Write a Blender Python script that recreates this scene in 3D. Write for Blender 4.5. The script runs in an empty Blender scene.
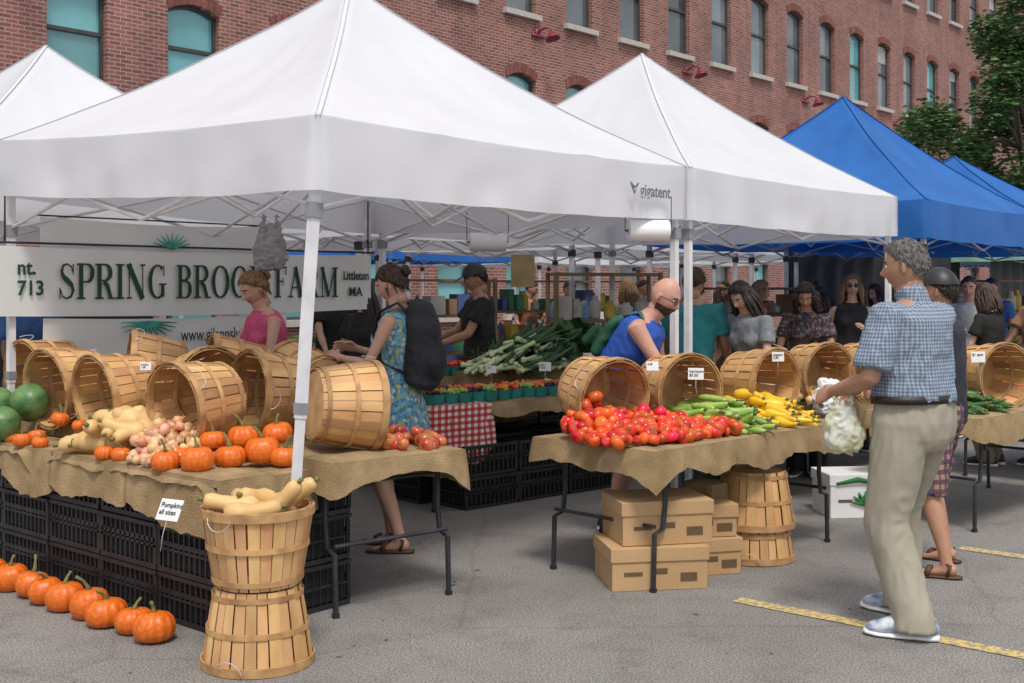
import bpy, math, random, bmesh
from mathutils import Vector as Vec, Matrix, noise
R=random.Random(7)
rad=math.radians
scene=bpy.context.scene
COL=scene.collection
# ------------------------------------------------------------------ materials
def newmat(name):
    m=bpy.data.materials.new(name); m.use_nodes=True
    nt=m.node_tree; b=nt.nodes['Principled BSDF']
    return m,nt,b
def M(name,c1,c2=None,scale=6,rough=.8,bump=0,bscale=60,island=0,metal=0,spec=.5,trans=0,stretch=None,hue=0,detail=4):
    m,nt,b=newmat(name); N=nt.nodes; L=nt.links
    tc=N.new('ShaderNodeTexCoord'); co=tc.outputs['Object']
    if stretch:
        mp=N.new('ShaderNodeMapping'); mp.inputs['Scale'].default_value=stretch
        L.new(co,mp.inputs[0]); co=mp.outputs[0]
    no=N.new('ShaderNodeTexNoise'); no.inputs['Scale'].default_value=scale; no.inputs['Detail'].default_value=detail
    L.new(co,no.inputs['Vector'])
    if c2 is None: c2=tuple(x*.72 for x in c1)
    mx=N.new('ShaderNodeMix'); mx.data_type='RGBA'
    mx.inputs[6].default_value=(*c1,1); mx.inputs[7].default_value=(*c2,1)
    rp=N.new('ShaderNodeMapRange'); rp.inputs[1].default_value=.35; rp.inputs[2].default_value=.65
    L.new(no.outputs[0],rp.inputs[0]); L.new(rp.outputs[0],mx.inputs[0])
    out=mx.outputs[2]
    if island or hue:
        g=N.new('ShaderNodeNewGeometry'); hs=N.new('ShaderNodeHueSaturation')
        r2=N.new('ShaderNodeMapRange'); r2.inputs[3].default_value=1-island; r2.inputs[4].default_value=1+island
        L.new(g.outputs['Random Per Island'],r2.inputs[0]); L.new(r2.outputs[0],hs.inputs['Value'])
        if hue:
            ml=N.new('ShaderNodeMath'); ml.operation='MULTIPLY'; ml.inputs[1].default_value=7.31
            fr=N.new('ShaderNodeMath'); fr.operation='FRACT'
            r3=N.new('ShaderNodeMapRange'); r3.inputs[3].default_value=.5-hue; r3.inputs[4].default_value=.5+hue
            L.new(g.outputs['Random Per Island'],ml.inputs[0]); L.new(ml.outputs[0],fr.inputs[0]); L.new(fr.outputs[0],r3.inputs[0]); L.new(r3.outputs[0],hs.inputs['Hue'])
        L.new(out,hs.inputs['Color']); out=hs.outputs[0]
    L.new(out,b.inputs['Base Color'])
    b.inputs['Roughness'].default_value=rough; b.inputs['Metallic'].default_value=metal
    b.inputs['Specular IOR Level'].default_value=spec
    if bump:
        n2=N.new('ShaderNodeTexNoise'); n2.inputs['Scale'].default_value=bscale; n2.inputs['Detail'].default_value=3
        L.new(co,n2.inputs['Vector'])
        bp=N.new('ShaderNodeBump'); bp.inputs['Strength'].default_value=bump; bp.inputs['Distance'].default_value=.01
        L.new(n2.outputs[0],bp.inputs['Height']); L.new(bp.outputs[0],b.inputs['Normal'])
    if trans:
        t=N.new('ShaderNodeBsdfTranslucent'); L.new(out,t.inputs[0])
        ms=N.new('ShaderNodeMixShader'); ms.inputs[0].default_value=trans
        L.new(b.outputs[0],ms.inputs[1]); L.new(t.outputs[0],ms.inputs[2])
        L.new(ms.outputs[0],N['Material Output'].inputs['Surface'])
    return m
def checks(name,c1,c2,c3,freq,rough=.9,bump=.2):
    m,nt,b=newmat(name); N=nt.nodes; L=nt.links
    tc=N.new('ShaderNodeTexCoord'); sp=N.new('ShaderNodeSeparateXYZ'); L.new(tc.outputs['Object'],sp.inputs[0])
    sn=N.new('ShaderNodeSeparateXYZ'); L.new(tc.outputs['Normal'],sn.inputs[0])
    def math_(op,a,v):
        n=N.new('ShaderNodeMath'); n.operation=op
        L.new(a,n.inputs[0])
        if hasattr(v,'links'): L.new(v,n.inputs[1])
        elif v is not None: n.inputs[1].default_value=v
        return n.outputs[0]
    side=math_('GREATER_THAN',math_('ABSOLUTE',sn.outputs[0],None),math_('ABSOLUTE',sn.outputs[1],None))
    mf=N.new('ShaderNodeMix'); mf.data_type='FLOAT'; L.new(side,mf.inputs[0]); L.new(sp.outputs[0],mf.inputs[2]); L.new(sp.outputs[1],mf.inputs[3])
    ax=mf.outputs[0]
    flat=math_('GREATER_THAN',math_('ABSOLUTE',sn.outputs[2],None),.8)
    mz=N.new('ShaderNodeMix'); mz.data_type='FLOAT'; L.new(flat,mz.inputs[0]); L.new(sp.outputs[2],mz.inputs[2]); L.new(sp.outputs[1],mz.inputs[3])
    def st(a): return math_('GREATER_THAN',math_('FRACT',math_('MULTIPLY',a,freq),None),.5)
    s=math_('MULTIPLY',math_('ADD',st(ax),st(mz.outputs[0])),.5)
    r=N.new('ShaderNodeValToRGB'); e=r.color_ramp.elements
    e[0].color=(*c1,1); e[1].color=(*c3,1); x=e.new(.5); x.color=(*c2,1)
    L.new(s,r.inputs[0]); L.new(r.outputs[0],b.inputs['Base Color']); b.inputs['Roughness'].default_value=rough
    n2=N.new('ShaderNodeTexNoise'); n2.inputs['Scale'].default_value=14
    L.new(tc.outputs['Object'],n2.inputs['Vector'])
    bp=N.new('ShaderNodeBump'); bp.inputs['Strength'].default_value=bump; bp.inputs['Distance'].default_value=.03
    L.new(n2.outputs[0],bp.inputs['Height']); L.new(bp.outputs[0],b.inputs['Normal'])
    return m
def pattern(name,cols,scale):
    m,nt,b=newmat(name); N=nt.nodes; L=nt.links
    tc=N.new('ShaderNodeTexCoord'); v=N.new('ShaderNodeTexVoronoi'); v.inputs['Scale'].default_value=scale
    L.new(tc.outputs['Object'],v.inputs['Vector'])
    sp=N.new('ShaderNodeSeparateColor'); L.new(v.outputs['Color'],sp.inputs[0])
    r=N.new('ShaderNodeValToRGB'); r.color_ramp.interpolation='CONSTANT'; e=r.color_ramp.elements
    e[0].color=(*cols[0],1); e[1].position=1/len(cols); e[1].color=(*cols[1],1)
    for i,c in enumerate(cols[2:],2):
        x=e.new(i/len(cols)); x.color=(*c,1)
    L.new(sp.outputs[0],r.inputs[0]); L.new(r.outputs[0],b.inputs['Base Color']); b.inputs['Roughness'].default_value=.9
    return m
# ------------------------------------------------------------------ geometry
class G:
    def __init__(s): s.v=[];s.f=[];s.m=[]
    def add(s,vs,fs,m=0,T=None):
        o=len(s.v)
        if T is not None: vs=[T@Vec(v) for v in vs]
        s.v+=[tuple(v) for v in vs]; s.f+=[tuple(i+o for i in f) for f in fs]; s.m+=[m]*len(fs)
        return s
    def addg(s,g,T=None,mo=0):
        o=len(s.v)
        s.v+=[tuple(T@Vec(v)) for v in g.v] if T is not None else list(g.v)
        s.f+=[tuple(i+o for i in f) for f in g.f]; s.m+=[i+mo for i in g.m]
        return s
    def box(s,c,d,m=0,T=None):
        x,y,z=c; a,b,e=d[0]/2,d[1]/2,d[2]/2
        vs=[(x+i*a,y+j*b,z+k*e) for i in(-1,1) for j in(-1,1) for k in(-1,1)]
        return s.add(vs,[(0,1,3,2),(4,6,7,5),(0,4,5,1),(2,3,7,6),(0,2,6,4),(1,5,7,3)],m,T)
    def tube(s,pts,r,m=0,n=8,T=None,xa=None):
        pts=[Vec(p) for p in pts]; k=len(pts)
        if not isinstance(r,(list,)): r=[r]*k
        vs=[];fs=[]; px=Vec(xa) if xa is not None else None
        for i,p in enumerate(pts):
            t=(pts[min(i+1,k-1)]-pts[max(i-1,0)])
            if t.length<1e-9: t=Vec((0,0,1))
            t.normalize()
            if px is None:
                px=Vec((1,0,0)) if abs(t.x)<.8 else Vec((0,1,0))
            ref=Vec(xa) if xa is not None else px
            xx=ref-t*ref.dot(t)
            if xx.length<1e-4: xx=px-t*px.dot(t)
            if xx.length<1e-4: xx=t.orthogonal()
            xx.normalize(); px=xx; yy=t.cross(xx)
            rr=r[i]; rx,ry=rr if isinstance(rr,tuple) else (rr,rr)
            for j in range(n):
                a=2*math.pi*j/n; vs.append(p+xx*math.cos(a)*rx+yy*math.sin(a)*ry)
        for i in range(k-1):
            for j in range(n):
                j2=(j+1)%n; fs.append((i*n+j,i*n+j2,(i+1)*n+j2,(i+1)*n+j))
        fs.append(tuple(range(n-1,-1,-1))); fs.append(tuple((k-1)*n+j for j in range(n)))
        return s.add(vs,fs,m,T)
    def lathe(s,prof,n=16,m=0,T=None,bend=0):
        vs=[];fs=[];k=len(prof)
        for (r,z) in prof:
            for j in range(n):
                a=2*math.pi*j/n
                vs.append((r*math.cos(a)+bend*z*z,r*math.sin(a),z))
        for i in range(k-1):
            for j in range(n):
                j2=(j+1)%n; fs.append((i*n+j,i*n+j2,(i+1)*n+j2,(i+1)*n+j))
        fs.append(tuple(range(n-1,-1,-1))); fs.append(tuple((k-1)*n+j for j in range(n)))
        return s.add(vs,fs,m,T)
    def ell(s,c,r,m=0,n=12,k=8,T=None):
        prof=[(max(math.sin(math.pi*i/k),.02),-math.cos(math.pi*i/k)) for i in range(k+1)]
        S=Matrix.Translation(Vec(c))@Matrix.Diagonal((*r,1))
        return s.lathe(prof,n,m,(T@S) if T is not None else S)
    def build(s,name,mats,parent=None,smooth=True,mw=None):
        me=bpy.data.meshes.new(name); me.from_pydata(s.v,[],s.f)
        if not isinstance(mats,(list,tuple)): mats=[mats]
        for x in mats: me.materials.append(x)
        me.polygons.foreach_set('material_index',s.m)
        me.polygons.foreach_set('use_smooth',[smooth]*len(s.f)); me.update()
        return put(name,me,parent,mw)
def put(name,me,parent=None,mw=None):
    ob=bpy.data.objects.new(name,me); COL.objects.link(ob)
    if parent: ob.parent=parent
    if mw is not None: ob.matrix_local=mw
    return ob
def empty(name,loc=(0,0,0),rz=0,sc=1):
    e=bpy.data.objects.new(name,None); e.empty_display_size=.1; COL.objects.link(e)
    e.location=loc; e.rotation_euler=(0,0,rz); e.scale=(sc,sc,sc); return e
def sharpen(ob,ang=35):
    me=ob.data
    try: me.set_sharp_from_angle(angle=rad(ang))
    except Exception: pass
def align(d,loc=(0,0,0),spin=0,sc=1):
    q=Vec((0,0,1)).rotation_difference(Vec(d).normalized())
    return Matrix.Translation(Vec(loc))@q.to_matrix().to_4x4()@Matrix.Rotation(spin,4,'Z')@Matrix.Diagonal((sc,sc,sc,1))
def remesh(ob,vox,it=4,amp=0,freq=8,seed=0,zf=.8):
    m=ob.modifiers.new('r','REMESH'); m.mode='VOXEL'; m.voxel_size=vox; m.use_smooth_shade=True
    s=ob.modifiers.new('s','SMOOTH'); s.factor=.5; s.iterations=it
    dg=bpy.context.evaluated_depsgraph_get(); dg.update()
    me=bpy.data.meshes.new_from_object(ob.evaluated_get(dg)); mats=list(ob.data.materials)
    ob.modifiers.clear(); ob.data=me
    if not me.materials:
        for x in mats: me.materials.append(x)
    if amp:
        o=Vec((seed,seed*1.7,0))
        nn=[v.normal.copy() for v in me.vertices]
        for v,n_ in zip(me.vertices,nn):
            c=v.co
            q=Vec((c.x*freq,c.y*freq,c.z*freq*zf))+o
            w=noise.noise(q)
            # folds: ridged noise gives soft creases
            rdg=1-abs(noise.noise(q*1.7+Vec((w,w,0))))*2.4
            v.co=c+n_*(w*amp*.7+max(-1,rdg)*amp*.45)
    me.polygons.foreach_set('use_smooth',[True]*len(me.polygons))
    return ob
def text(name,body,size,loc,xd,up,mat,parent=None,width=None,bold=0):
    cu=bpy.data.curves.new(name,'FONT'); cu.body=body; cu.size=size; cu.extrude=.0008; cu.offset=bold
    cu.align_x='LEFT'; cu.materials.append(mat)
    ob=bpy.data.objects.new(name,cu); COL.objects.link(ob)
    if parent: ob.parent=parent
    xd=Vec(xd).normalized(); up=Vec(up).normalized(); n=xd.cross(up)
    m=Matrix((xd,up,n)).transposed().to_4x4(); m.translation=Vec(loc)
    sx=1
    if width:
        bpy.context.view_layer.update(); sx=width/max(ob.dimensions.x,1e-3)
    ob.matrix_local=m@Matrix.Diagonal((sx,1,1,1))
    return ob
def serif_text(name,body,h,x0,y,z0,width,mat,parent):
    T_=.17; t_=.05
    glyphs={}
    def rect(a,b,c,d): return [((a,b),(c,b),(c,d),(a,d))]
    def rib(pts,ws):
        o=[]
        L_=[];R_=[]
        for i,p in enumerate(pts):
            a=Vec((*pts[max(i-1,0)],0)); b=Vec((*pts[min(i+1,len(pts)-1)],0)); t=(b-a).normalized(); n=Vec((-t.y,t.x,0))*ws[i]/2
            L_.append((p[0]+n.x,p[1]+n.y)); R_.append((p[0]-n.x,p[1]-n.y))
        for i in range(len(pts)-1): o.append((R_[i],R_[i+1],L_[i+1],L_[i]))
        return o
    def stem(x,w=T_,ser=(1,1),a=0,b=1):
        o=rect(x-w/2,a,x+w/2,b); e=.09
        if ser[0]: o+=rect(x-w/2-e,a,x+w/2+e,a+t_)
        if ser[1]: o+=rect(x-w/2-e,b-t_,x+w/2+e,b)
        return o
    def arc(cx,cz,rx,rz,a0,a1,thick='x',n=18,mx=T_,mn=t_):
        P=[];W_=[]
        for i in range(n+1):
            a=rad(a0+(a1-a0)*i/n); P.append((cx+rx*math.cos(a),cz+rz*math.sin(a))); W_.append(mn+(mx-mn)*abs(math.cos(a))**1.3)
        return rib(P,W_)
    bowlP=lambda z,r,x=.42: rect(.2,z+r-t_,x,z+r)+rect(.2,z-r,x,z-r+t_)+arc(x,z,.22,r-t_/2,90,-90)
    glyphs['S']=(rib([(.56,.76),(.52,.90),(.36,.975),(.20,.93),(.14,.77),(.20,.63),(.36,.52),(.52,.40),(.58,.25),(.50,.08),(.33,.025),(.16,.09),(.10,.26)],[.04,.05,.05,.08,.12,.15,.17,.15,.12,.08,.05,.05,.04])+rect(.55,.68,.60,.98)+rect(.06,.02,.11,.32),.68)
    glyphs['P']=(stem(.2)+bowlP(.73,.27),.70)
    glyphs['R']=(stem(.2)+bowlP(.75,.25)+rib([(.38,.5),(.52,.38),(.66,.03)],[.14,.16,.15])+rect(.56,0,.84,t_),.82)
    glyphs['I']=(stem(.2),.40)
    glyphs['N']=(stem(.16,t_)+stem(.74,t_,(0,1))+rib([(.14,1),(.74,0)],[.19,.19]),.90)
    glyphs['G']=(arc(.46,.5,.33,.475,50,310)+stem(.68,.15,(0,1),.05,.45)+rect(.70,.66,.75,.98),.88)
    glyphs['B']=(stem(.2)+bowlP(.76,.24,.38)+bowlP(.27,.27,.43),.76)
    glyphs['O']=(arc(.46,.5,.34,.475,0,360,n=32),.92)
    glyphs['K']=(stem(.2)+rib([(.26,.42),(.70,.97)],[.06,.06])+rect(.56,.95,.84,1)+rib([(.40,.60),(.72,.03)],[.17,.17])+rect(.58,0,.88,t_),.88)
    glyphs['F']=(stem(.2)+rect(.2,1-t_,.66,1)+rect(.61,.74,.66,1)+rect(.2,.50,.5,.55)+rect(.46,.40,.50,.65),.70)
    glyphs['A']=(rib([(.16,.02),(.44,1)],[.06,.06])+rib([(.42,1),(.72,.02)],[.18,.18])+rect(.26,.30,.60,.35)+rect(.04,0,.30,t_)+rect(.58,0,.90,t_),.88)
    glyphs['M']=(stem(.16,t_)+stem(.88,T_)+rib([(.14,1),(.50,.02)],[.17,.17])+rib([(.50,.02),(.86,1)],[.06,.06]),1.06)
    tot=sum(.36 if c==' ' else glyphs[c][1]+.02 for c in body); s=width/tot/h
    g=G(); x=x0;q=0
    for c in body:
        if c==' ': x+=.36*h*s; continue
        for quad in glyphs[c][0]:
            q+=1; yy=y-.0003*(q%14); g.add([(x+p[0]*h*s,yy,z0+p[1]*h) for p in quad],[(0,1,2,3)])
        x+=(glyphs[c][1]+.02)*h*s
    return g.build(name,mat,parent,False)
# ------------------------------------------------------------------ material library
white_fab=M('white_canopy',(.87,.88,.91),(.82,.83,.87),scale=1.5,rough=.75,bump=.35,bscale=2.5,trans=.34)
blue_fab=M('blue_canopy',(.03,.19,.58),(.02,.15,.50),scale=2,rough=.6,bump=.3,bscale=2.5,trans=.3)
metal=M('painted_steel',(.62,.63,.66),(.5,.5,.53),scale=9,rough=.4,metal=.3)
whitepost=M('white_post',(.8,.8,.82),(.66,.66,.68),scale=7,rough=.45)
greyfit=M('grey_fitting',(.30,.31,.33),rough=.5)
blackpl=M('black_plastic',(.012,.012,.014),(.025,.025,.028),scale=8,rough=.45)
darkleg=M('dark_steel',(.05,.055,.065),(.03,.03,.035),rough=.4,metal=.4)
slat=M('basket_wood',(.68,.42,.19),(.47,.25,.095),scale=7,rough=.65,island=.30,hue=.012,bump=.2,bscale=60,stretch=(1,1,.35))
band=M('basket_band',(.56,.33,.14),(.36,.19,.08),scale=14,rough=.65,island=.15)
inside=M('basket_inside',(.60,.40,.20),(.42,.25,.11),scale=9,rough=.8,island=.15)
burlap=M('burlap',(.42,.295,.155),(.28,.19,.09),scale=7,rough=.95,bump=.9,bscale=150,detail=8)
orange=M('pumpkin_skin',(.80,.19,.015),(.64,.11,.01),scale=5,rough=.38,bump=.1,bscale=40)
stem=M('stem_green',(.12,.16,.04),(.22,.17,.07),scale=20,rough=.8)
butter=M('butternut_skin',(.74,.50,.22),(.62,.38,.14),scale=6,rough=.5,island=.12)
tomato_m=M('tomato_skin',(.75,.05,.015),(.65,.09,.02),scale=9,rough=.22,island=.3,hue=.018)
apple_m=M('apple_skin',(.50,.03,.03),(.55,.25,.06),scale=14,rough=.25,island=.3,hue=.02)
green_m=M('leaf_green',(.12,.26,.035),(.05,.13,.02),scale=10,rough=.45,island=.35,hue=.02)
kale_m=M('kale_leaf',(.045,.12,.04),(.02,.06,.02),scale=10,rough=.6,island=.45,hue=.02)
zuke=M('green_pepper_skin',(.22,.42,.06),(.38,.52,.14),scale=10,rough=.3,island=.3,hue=.02)
cuke=M('cucumber_skin',(.03,.10,.02),(.06,.15,.03),scale=12,rough=.35,island=.3)
yellow_m=M('yellow_squash_skin',(.85,.55,.04),(.78,.44,.02),scale=7,rough=.3,island=.15)
onion_m=M('onion_skin',(.62,.30,.14),(.72,.48,.28),scale=12,rough=.4,island=.25,hue=.03)
melon_m=M('watermelon_skin',(.04,.13,.035),(.16,.28,.10),scale=12,rough=.4,stretch=(1,1,.15))
leek_w=M('leek_white',(.66,.70,.48),(.42,.55,.25),scale=8,rough=.4,island=.2)
card=M('cardboard',(.54,.35,.18),(.46,.29,.14),scale=3,rough=.85,bump=.05)
cardw=M('white_card',(.80,.80,.80),(.74,.74,.74),rough=.7)
ink=M('ink',(.02,.02,.025),rough=.8)
inkgreen=M('green_ink',(.01,.05,.03),(.012,.06,.035),rough=.7)
teal_ink=M('teal_ink',(.08,.42,.33),rough=.7)
greypr=M('logo_grey',(.20,.22,.27),rough=.7)
# ------------------------------------------------------------------ axes
A=Vec((.652,.758,0)); B=Vec((-.758,.652,0)); Z=Vec((0,0,1))
ang=math.atan2(A.y,A.x)
# ------------------------------------------------------------------ ground
def ground():
    m,nt,b=newmat('asphalt'); N=nt.nodes; L=nt.links
    tc=N.new('ShaderNodeTexCoord')
    n1=N.new('ShaderNodeTexNoise'); n1.inputs['Scale'].default_value=.7; n1.inputs['Detail'].default_value=6
    n2=N.new('ShaderNodeTexNoise'); n2.inputs['Scale'].default_value=110; n2.inputs['Detail'].default_value=2
    n3=N.new('ShaderNodeTexVoronoi'); n3.feature='DISTANCE_TO_EDGE'; n3.inputs['Scale'].default_value=.35
    n4=N.new('ShaderNodeTexNoise'); n4.inputs['Scale'].default_value=2.2; n4.inputs['Detail'].default_value=5
    n5=N.new('ShaderNodeTexNoise'); n5.inputs['Scale'].default_value=3.1; n5.inputs['Detail'].default_value=7; n5.inputs['Roughness'].default_value=.7
    n6=N.new('ShaderNodeTexVoronoi'); n6.inputs['Scale'].default_value=70
    for n in(n1,n2,n4,n5,n6): L.new(tc.outputs['Object'],n.inputs['Vector'])
    mxv=N.new('ShaderNodeMix'); mxv.data_type='RGBA'; mxv.inputs[0].default_value=.12
    L.new(tc.outputs['Object'],mxv.inputs[6]); L.new(n4.outputs['Color'],mxv.inputs[7])
    L.new(mxv.outputs[2],n3.inputs['Vector'])
    def ramp(src,p0,c0,p1,c1):
        r=N.new('ShaderNodeValToRGB'); e=r.color_ramp.elements
        e[0].position=p0; e[0].color=(*c0,1); e[1].position=p1; e[1].color=(*c1,1); L.new(src,r.inputs[0]); return r.outputs[0]
    def mul(a,b_):
        m1=N.new('ShaderNodeMix'); m1.data_type='RGBA'; m1.blend_type='MULTIPLY'; m1.inputs[0].default_value=1
        L.new(a,m1.inputs[6]); L.new(b_,m1.inputs[7]); return m1.outputs[2]
    c=ramp(n1.outputs[0],.3,(.20,.188,.178),.72,(.285,.272,.258))
    c=mul(c,ramp(n2.outputs[0],.36,(.5,.5,.5),.66,(1.4,1.38,1.35)))
    c=mul(c,ramp(n3.outputs['Distance'],0,(.82,.82,.82),.005,(1,1,1)))
    c=mul(c,ramp(n5.outputs[0],.34,(.80,.79,.78),.5,(1,1,1)))
    c=mul(c,ramp(n6.outputs['Distance'],.10,(1.35,1.33,1.3),.3,(1,1,1)))
    L.new(c,b.inputs['Base Color']); b.inputs['Roughness'].default_value=.9
    bp=N.new('ShaderNodeBump'); bp.inputs['Strength'].default_value=.6; bp.inputs['Distance'].default_value=.012
    L.new(n2.outputs[0],bp.inputs['Height']); L.new(bp.outputs[0],b.inputs['Normal'])
    g=G().add([(-300,-300,0),(300,-300,0),(300,300,0),(-300,300,0)],[(0,1,2,3)]); g.build('asphalt_ground',m)
    m,nt,b=newmat('yellow_paint'); N=nt.nodes; L=nt.links
    tc=N.new('ShaderNodeTexCoord'); n1=N.new('ShaderNodeTexNoise'); n1.inputs['Scale'].default_value=38; n1.inputs['Detail'].default_value=6
    L.new(tc.outputs['Object'],n1.inputs['Vector'])
    r=N.new('ShaderNodeValToRGB'); e=r.color_ramp.elements
    e[0].position=.42; e[0].color=(.27,.24,.18,1); e[1].position=.54; e[1].color=(.62,.45,.16,1); L.new(n1.outputs[0],r.inputs[0])
    L.new(r.outputs[0],b.inputs['Base Color']); b.inputs['Roughness'].default_value=.85
    for p in((Vec((1.15,6.03,.004))),(Vec((2.745,7.23,.004)))):
        d=-B; w=A*.05; g=G(); nn=60; vs=[]
        for i in range(nn+1):
            q=p+d*6*i/nn; vs+=[q-w*(1+.10*noise.noise(q*9)),q+w*(1+.10*noise.noise(q*9+Vec((5,5,5))))]
        g.add(vs,[(i*2,i*2+2,i*2+3,i*2+1) for i in range(nn)]).build('parking_line',m)
    g=G()
    for i in range(320):
        x=R.uniform(-3.5,5); y=R.uniform(4.4,9); s=R.uniform(.004,.011)
        if R.random()<.12: s*=2.0
        a=R.uniform(0,6.3); T=Matrix.Translation((x,y,.004))@Matrix.Rotation(a,4,'Z')
        g.add([(-s,0,0),(0,-s*.4,.002),(s,0,0),(0,s*.4,.003)],[(0,1,2,3)],R.choice([0,0,1]),T)
    g.build('fallen_leaf_litter',[M('litter_green',(.12,.16,.05)),M('litter_dark',(.07,.05,.035))])
ground()
# ------------------------------------------------------------------ building
def building():
    th=rad(41.5); An=Vec((math.sin(th),math.cos(th),0)); Bn=Vec((-math.cos(th),math.sin(th),0))
    e=empty('brick_mill_building',Bn*20,math.atan2(An.y,An.x))
    m,nt,b=newmat('brickwork'); N=nt.nodes; L=nt.links
    tc=N.new('ShaderNodeTexCoord'); sp=N.new('ShaderNodeSeparateXYZ'); cb=N.new('ShaderNodeCombineXYZ')
    L.new(tc.outputs['Object'],sp.inputs[0])
    ad=N.new('ShaderNodeMath'); L.new(sp.outputs[0],ad.inputs[0]); L.new(sp.outputs[1],ad.inputs[1])
    L.new(ad.outputs[0],cb.inputs[0]); L.new(sp.outputs[2],cb.inputs[1])
    bt=N.new('ShaderNodeTexBrick'); L.new(cb.outputs[0],bt.inputs['Vector'])
    bt.inputs['Scale'].default_value=1; bt.inputs['Brick Width'].default_value=.23; bt.inputs['Row Height'].default_value=.078
    bt.inputs['Mortar Size'].default_value=.009; bt.inputs['Color1'].default_value=(.31,.115,.085,1); bt.inputs['Color2'].default_value=(.17,.066,.055,1)
    bt.inputs['Mortar'].default_value=(.36,.28,.245,1)
    n1=N.new('ShaderNodeTexNoise'); n1.inputs['Scale'].default_value=.5; n1.inputs['Detail'].default_value=6; L.new(tc.outputs['Object'],n1.inputs['Vector'])
    mr=N.new('ShaderNodeMapRange'); mr.inputs[1].default_value=.3; mr.inputs[2].default_value=.7; mr.inputs[3].default_value=.8; mr.inputs[4].default_value=1.2
    mp=N.new('ShaderNodeMapping'); mp.inputs['Scale'].default_value=(2.5,2.5,.25); L.new(tc.outputs['Object'],mp.inputs[0])
    ns=N.new('ShaderNodeTexNoise'); ns.inputs['Scale'].default_value=1; ns.inputs['Detail'].default_value=4; L.new(mp.outputs[0],ns.inputs['Vector'])
    ms=N.new('ShaderNodeMapRange'); ms.inputs[1].default_value=.3; ms.inputs[2].default_value=.6; ms.inputs[3].default_value=.85; ms.inputs[4].default_value=1.05; L.new(ns.outputs[0],ms.inputs[0])
    L.new(n1.outputs[0],mr.inputs[0]); mm=N.new('ShaderNodeMath'); mm.operation='MULTIPLY'; L.new(mr.outputs[0],mm.inputs[0]); L.new(ms.outputs[0],mm.inputs[1])
    hs=N.new('ShaderNodeHueSaturation'); L.new(mm.outputs[0],hs.inputs['Value']); L.new(bt.outputs[0],hs.inputs['Color'])
    L.new(hs.outputs[0],b.inputs['Base Color']); b.inputs['Roughness'].default_value=.9
    bp=N.new('ShaderNodeBump'); bp.inputs['Strength'].default_value=.4; bp.inputs['Distance'].default_value=.01; bp.invert=True
    L.new(bt.outputs['Fac'],bp.inputs['Height']); L.new(bp.outputs[0],b.inputs['Normal'])
    archm=M('arch_brick',(.25,.09,.07),(.17,.06,.045),scale=12,rough=.9,island=.2)
    sillm=M('granite_sill',(.50,.47,.43),(.42,.39,.36),scale=8)
    framem=M('window_frame',(.07,.065,.06),rough=.6)
    gl=M('window_glass_painted_reflection',(.18,.48,.50),(.08,.28,.30),scale=.35,rough=.08,island=.4,spec=.9)  # teal reflection in the panes is painted into the glass base colour
    gd=M('window_glass_dark',(.06,.08,.09),(.16,.19,.20),scale=.35,rough=.08,island=.5,spec=.9)
    blind=M('window_blind',(.45,.47,.46),rough=.7)
    u0=10.76; bay=2.44; W=1.16
    ks=range(-8,36); us=[u0+k*bay for k in ks]
    rows=[(.9,2.52),(5.3,7.13),(8.7,11.3),(13.3,15.6)]
    top=17.5; x0=us[0]-bay/2; x1=us[-1]+bay/2
    wall=G(); arch=G(); sill=G(); fr=G(); gt=G(); gdk=G(); bl=G()
    zs=[0]
    for a,c in rows: zs+=[a,c]
    zs.append(top)
    for i in range(0,len(zs),2):
        a,c=zs[i],zs[i+1]
        wall.add([(x0,0,a),(x1,0,a),(x1,0,c),(x0,0,c)],[(0,1,2,3)])
    for (a,c) in rows:
        px=x0
        for u in us+[None]:
            nx=(u-W/2) if u is not None else x1
            wall.add([(px,0,a),(nx,0,a),(nx,0,c),(px,0,c)],[(0,1,2,3)])
            if u is None: break
            px=u+W/2
        rise=.17
        for iu,u in enumerate(us):
            l,r_=u-W/2,u+W/2
            def az(x): 
                t=(x-u)/(W/2); return c-rise*t*t
            n=8; D=.22
            for i in range(n):
                xa=l+W*i/n; xb=l+W*(i+1)/n
                wall.add([(xa,0,az(xa)),(xb,0,az(xb)),(xb,0,c),(xa,0,c)],[(0,1,2,3)])
                wall.add([(xa,0,az(xa)),(xa,D,az(xa)),(xb,D,az(xb)),(xb,0,az(xb))],[(0,1,2,3)])
                h=.24; xm0,xm1=xa+.006,xb-.006; za,zb=az(xa),az(xb)
                ex=lambda x:(x-u)*1.12+u
                vs=[(xm0,-.02,za),(xm1,-.02,zb),(ex(xm1),-.02,zb+h),(ex(xm0),-.02,za+h)]
                vs+=[(v[0],.003,v[2]) for v in vs]
                arch.add(vs,[(0,1,2,3),(0,4,5,1),(1,5,6,2),(2,6,7,3),(3,7,4,0)])
            wall.add([(l,0,a),(l,D,a),(l,D,c-rise),(l,0,c-rise)],[(0,1,2,3)])
            wall.add([(r_,0,a),(r_,D,a),(r_,D,c-rise),(r_,0,c-rise)],[(3,2,1,0)])
            sill.box((u,.02,a-.07),(W+.24,.3,.14))
            t=.06
            mid=a+(c-a)*.52
            fr.box((l+t/2,.16,(a+c-rise)/2),(t,.06,c-rise-a)); fr.box((r_-t/2,.16,(a+c-rise)/2),(t,.06,c-rise-a))
            fr.box((u,.155,a+t/2),(W-2*t,.06,t)); fr.box((u,.15,mid),(W-2*t,.07,.07))
            for i in range(n):
                xa=l+W*i/n; xb=l+W*(i+1)/n
                vs=[(xa,.13,az(xa)-.07),(xb,.13,az(xb)-.07),(xb,.13,az(xb)-.002),(xa,.13,az(xa)-.002)]
                vs+=[(v[0],.19,v[2]) for v in vs]
                fr.add(vs,[(0,1,2,3),(0,4,5,1)])
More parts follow.
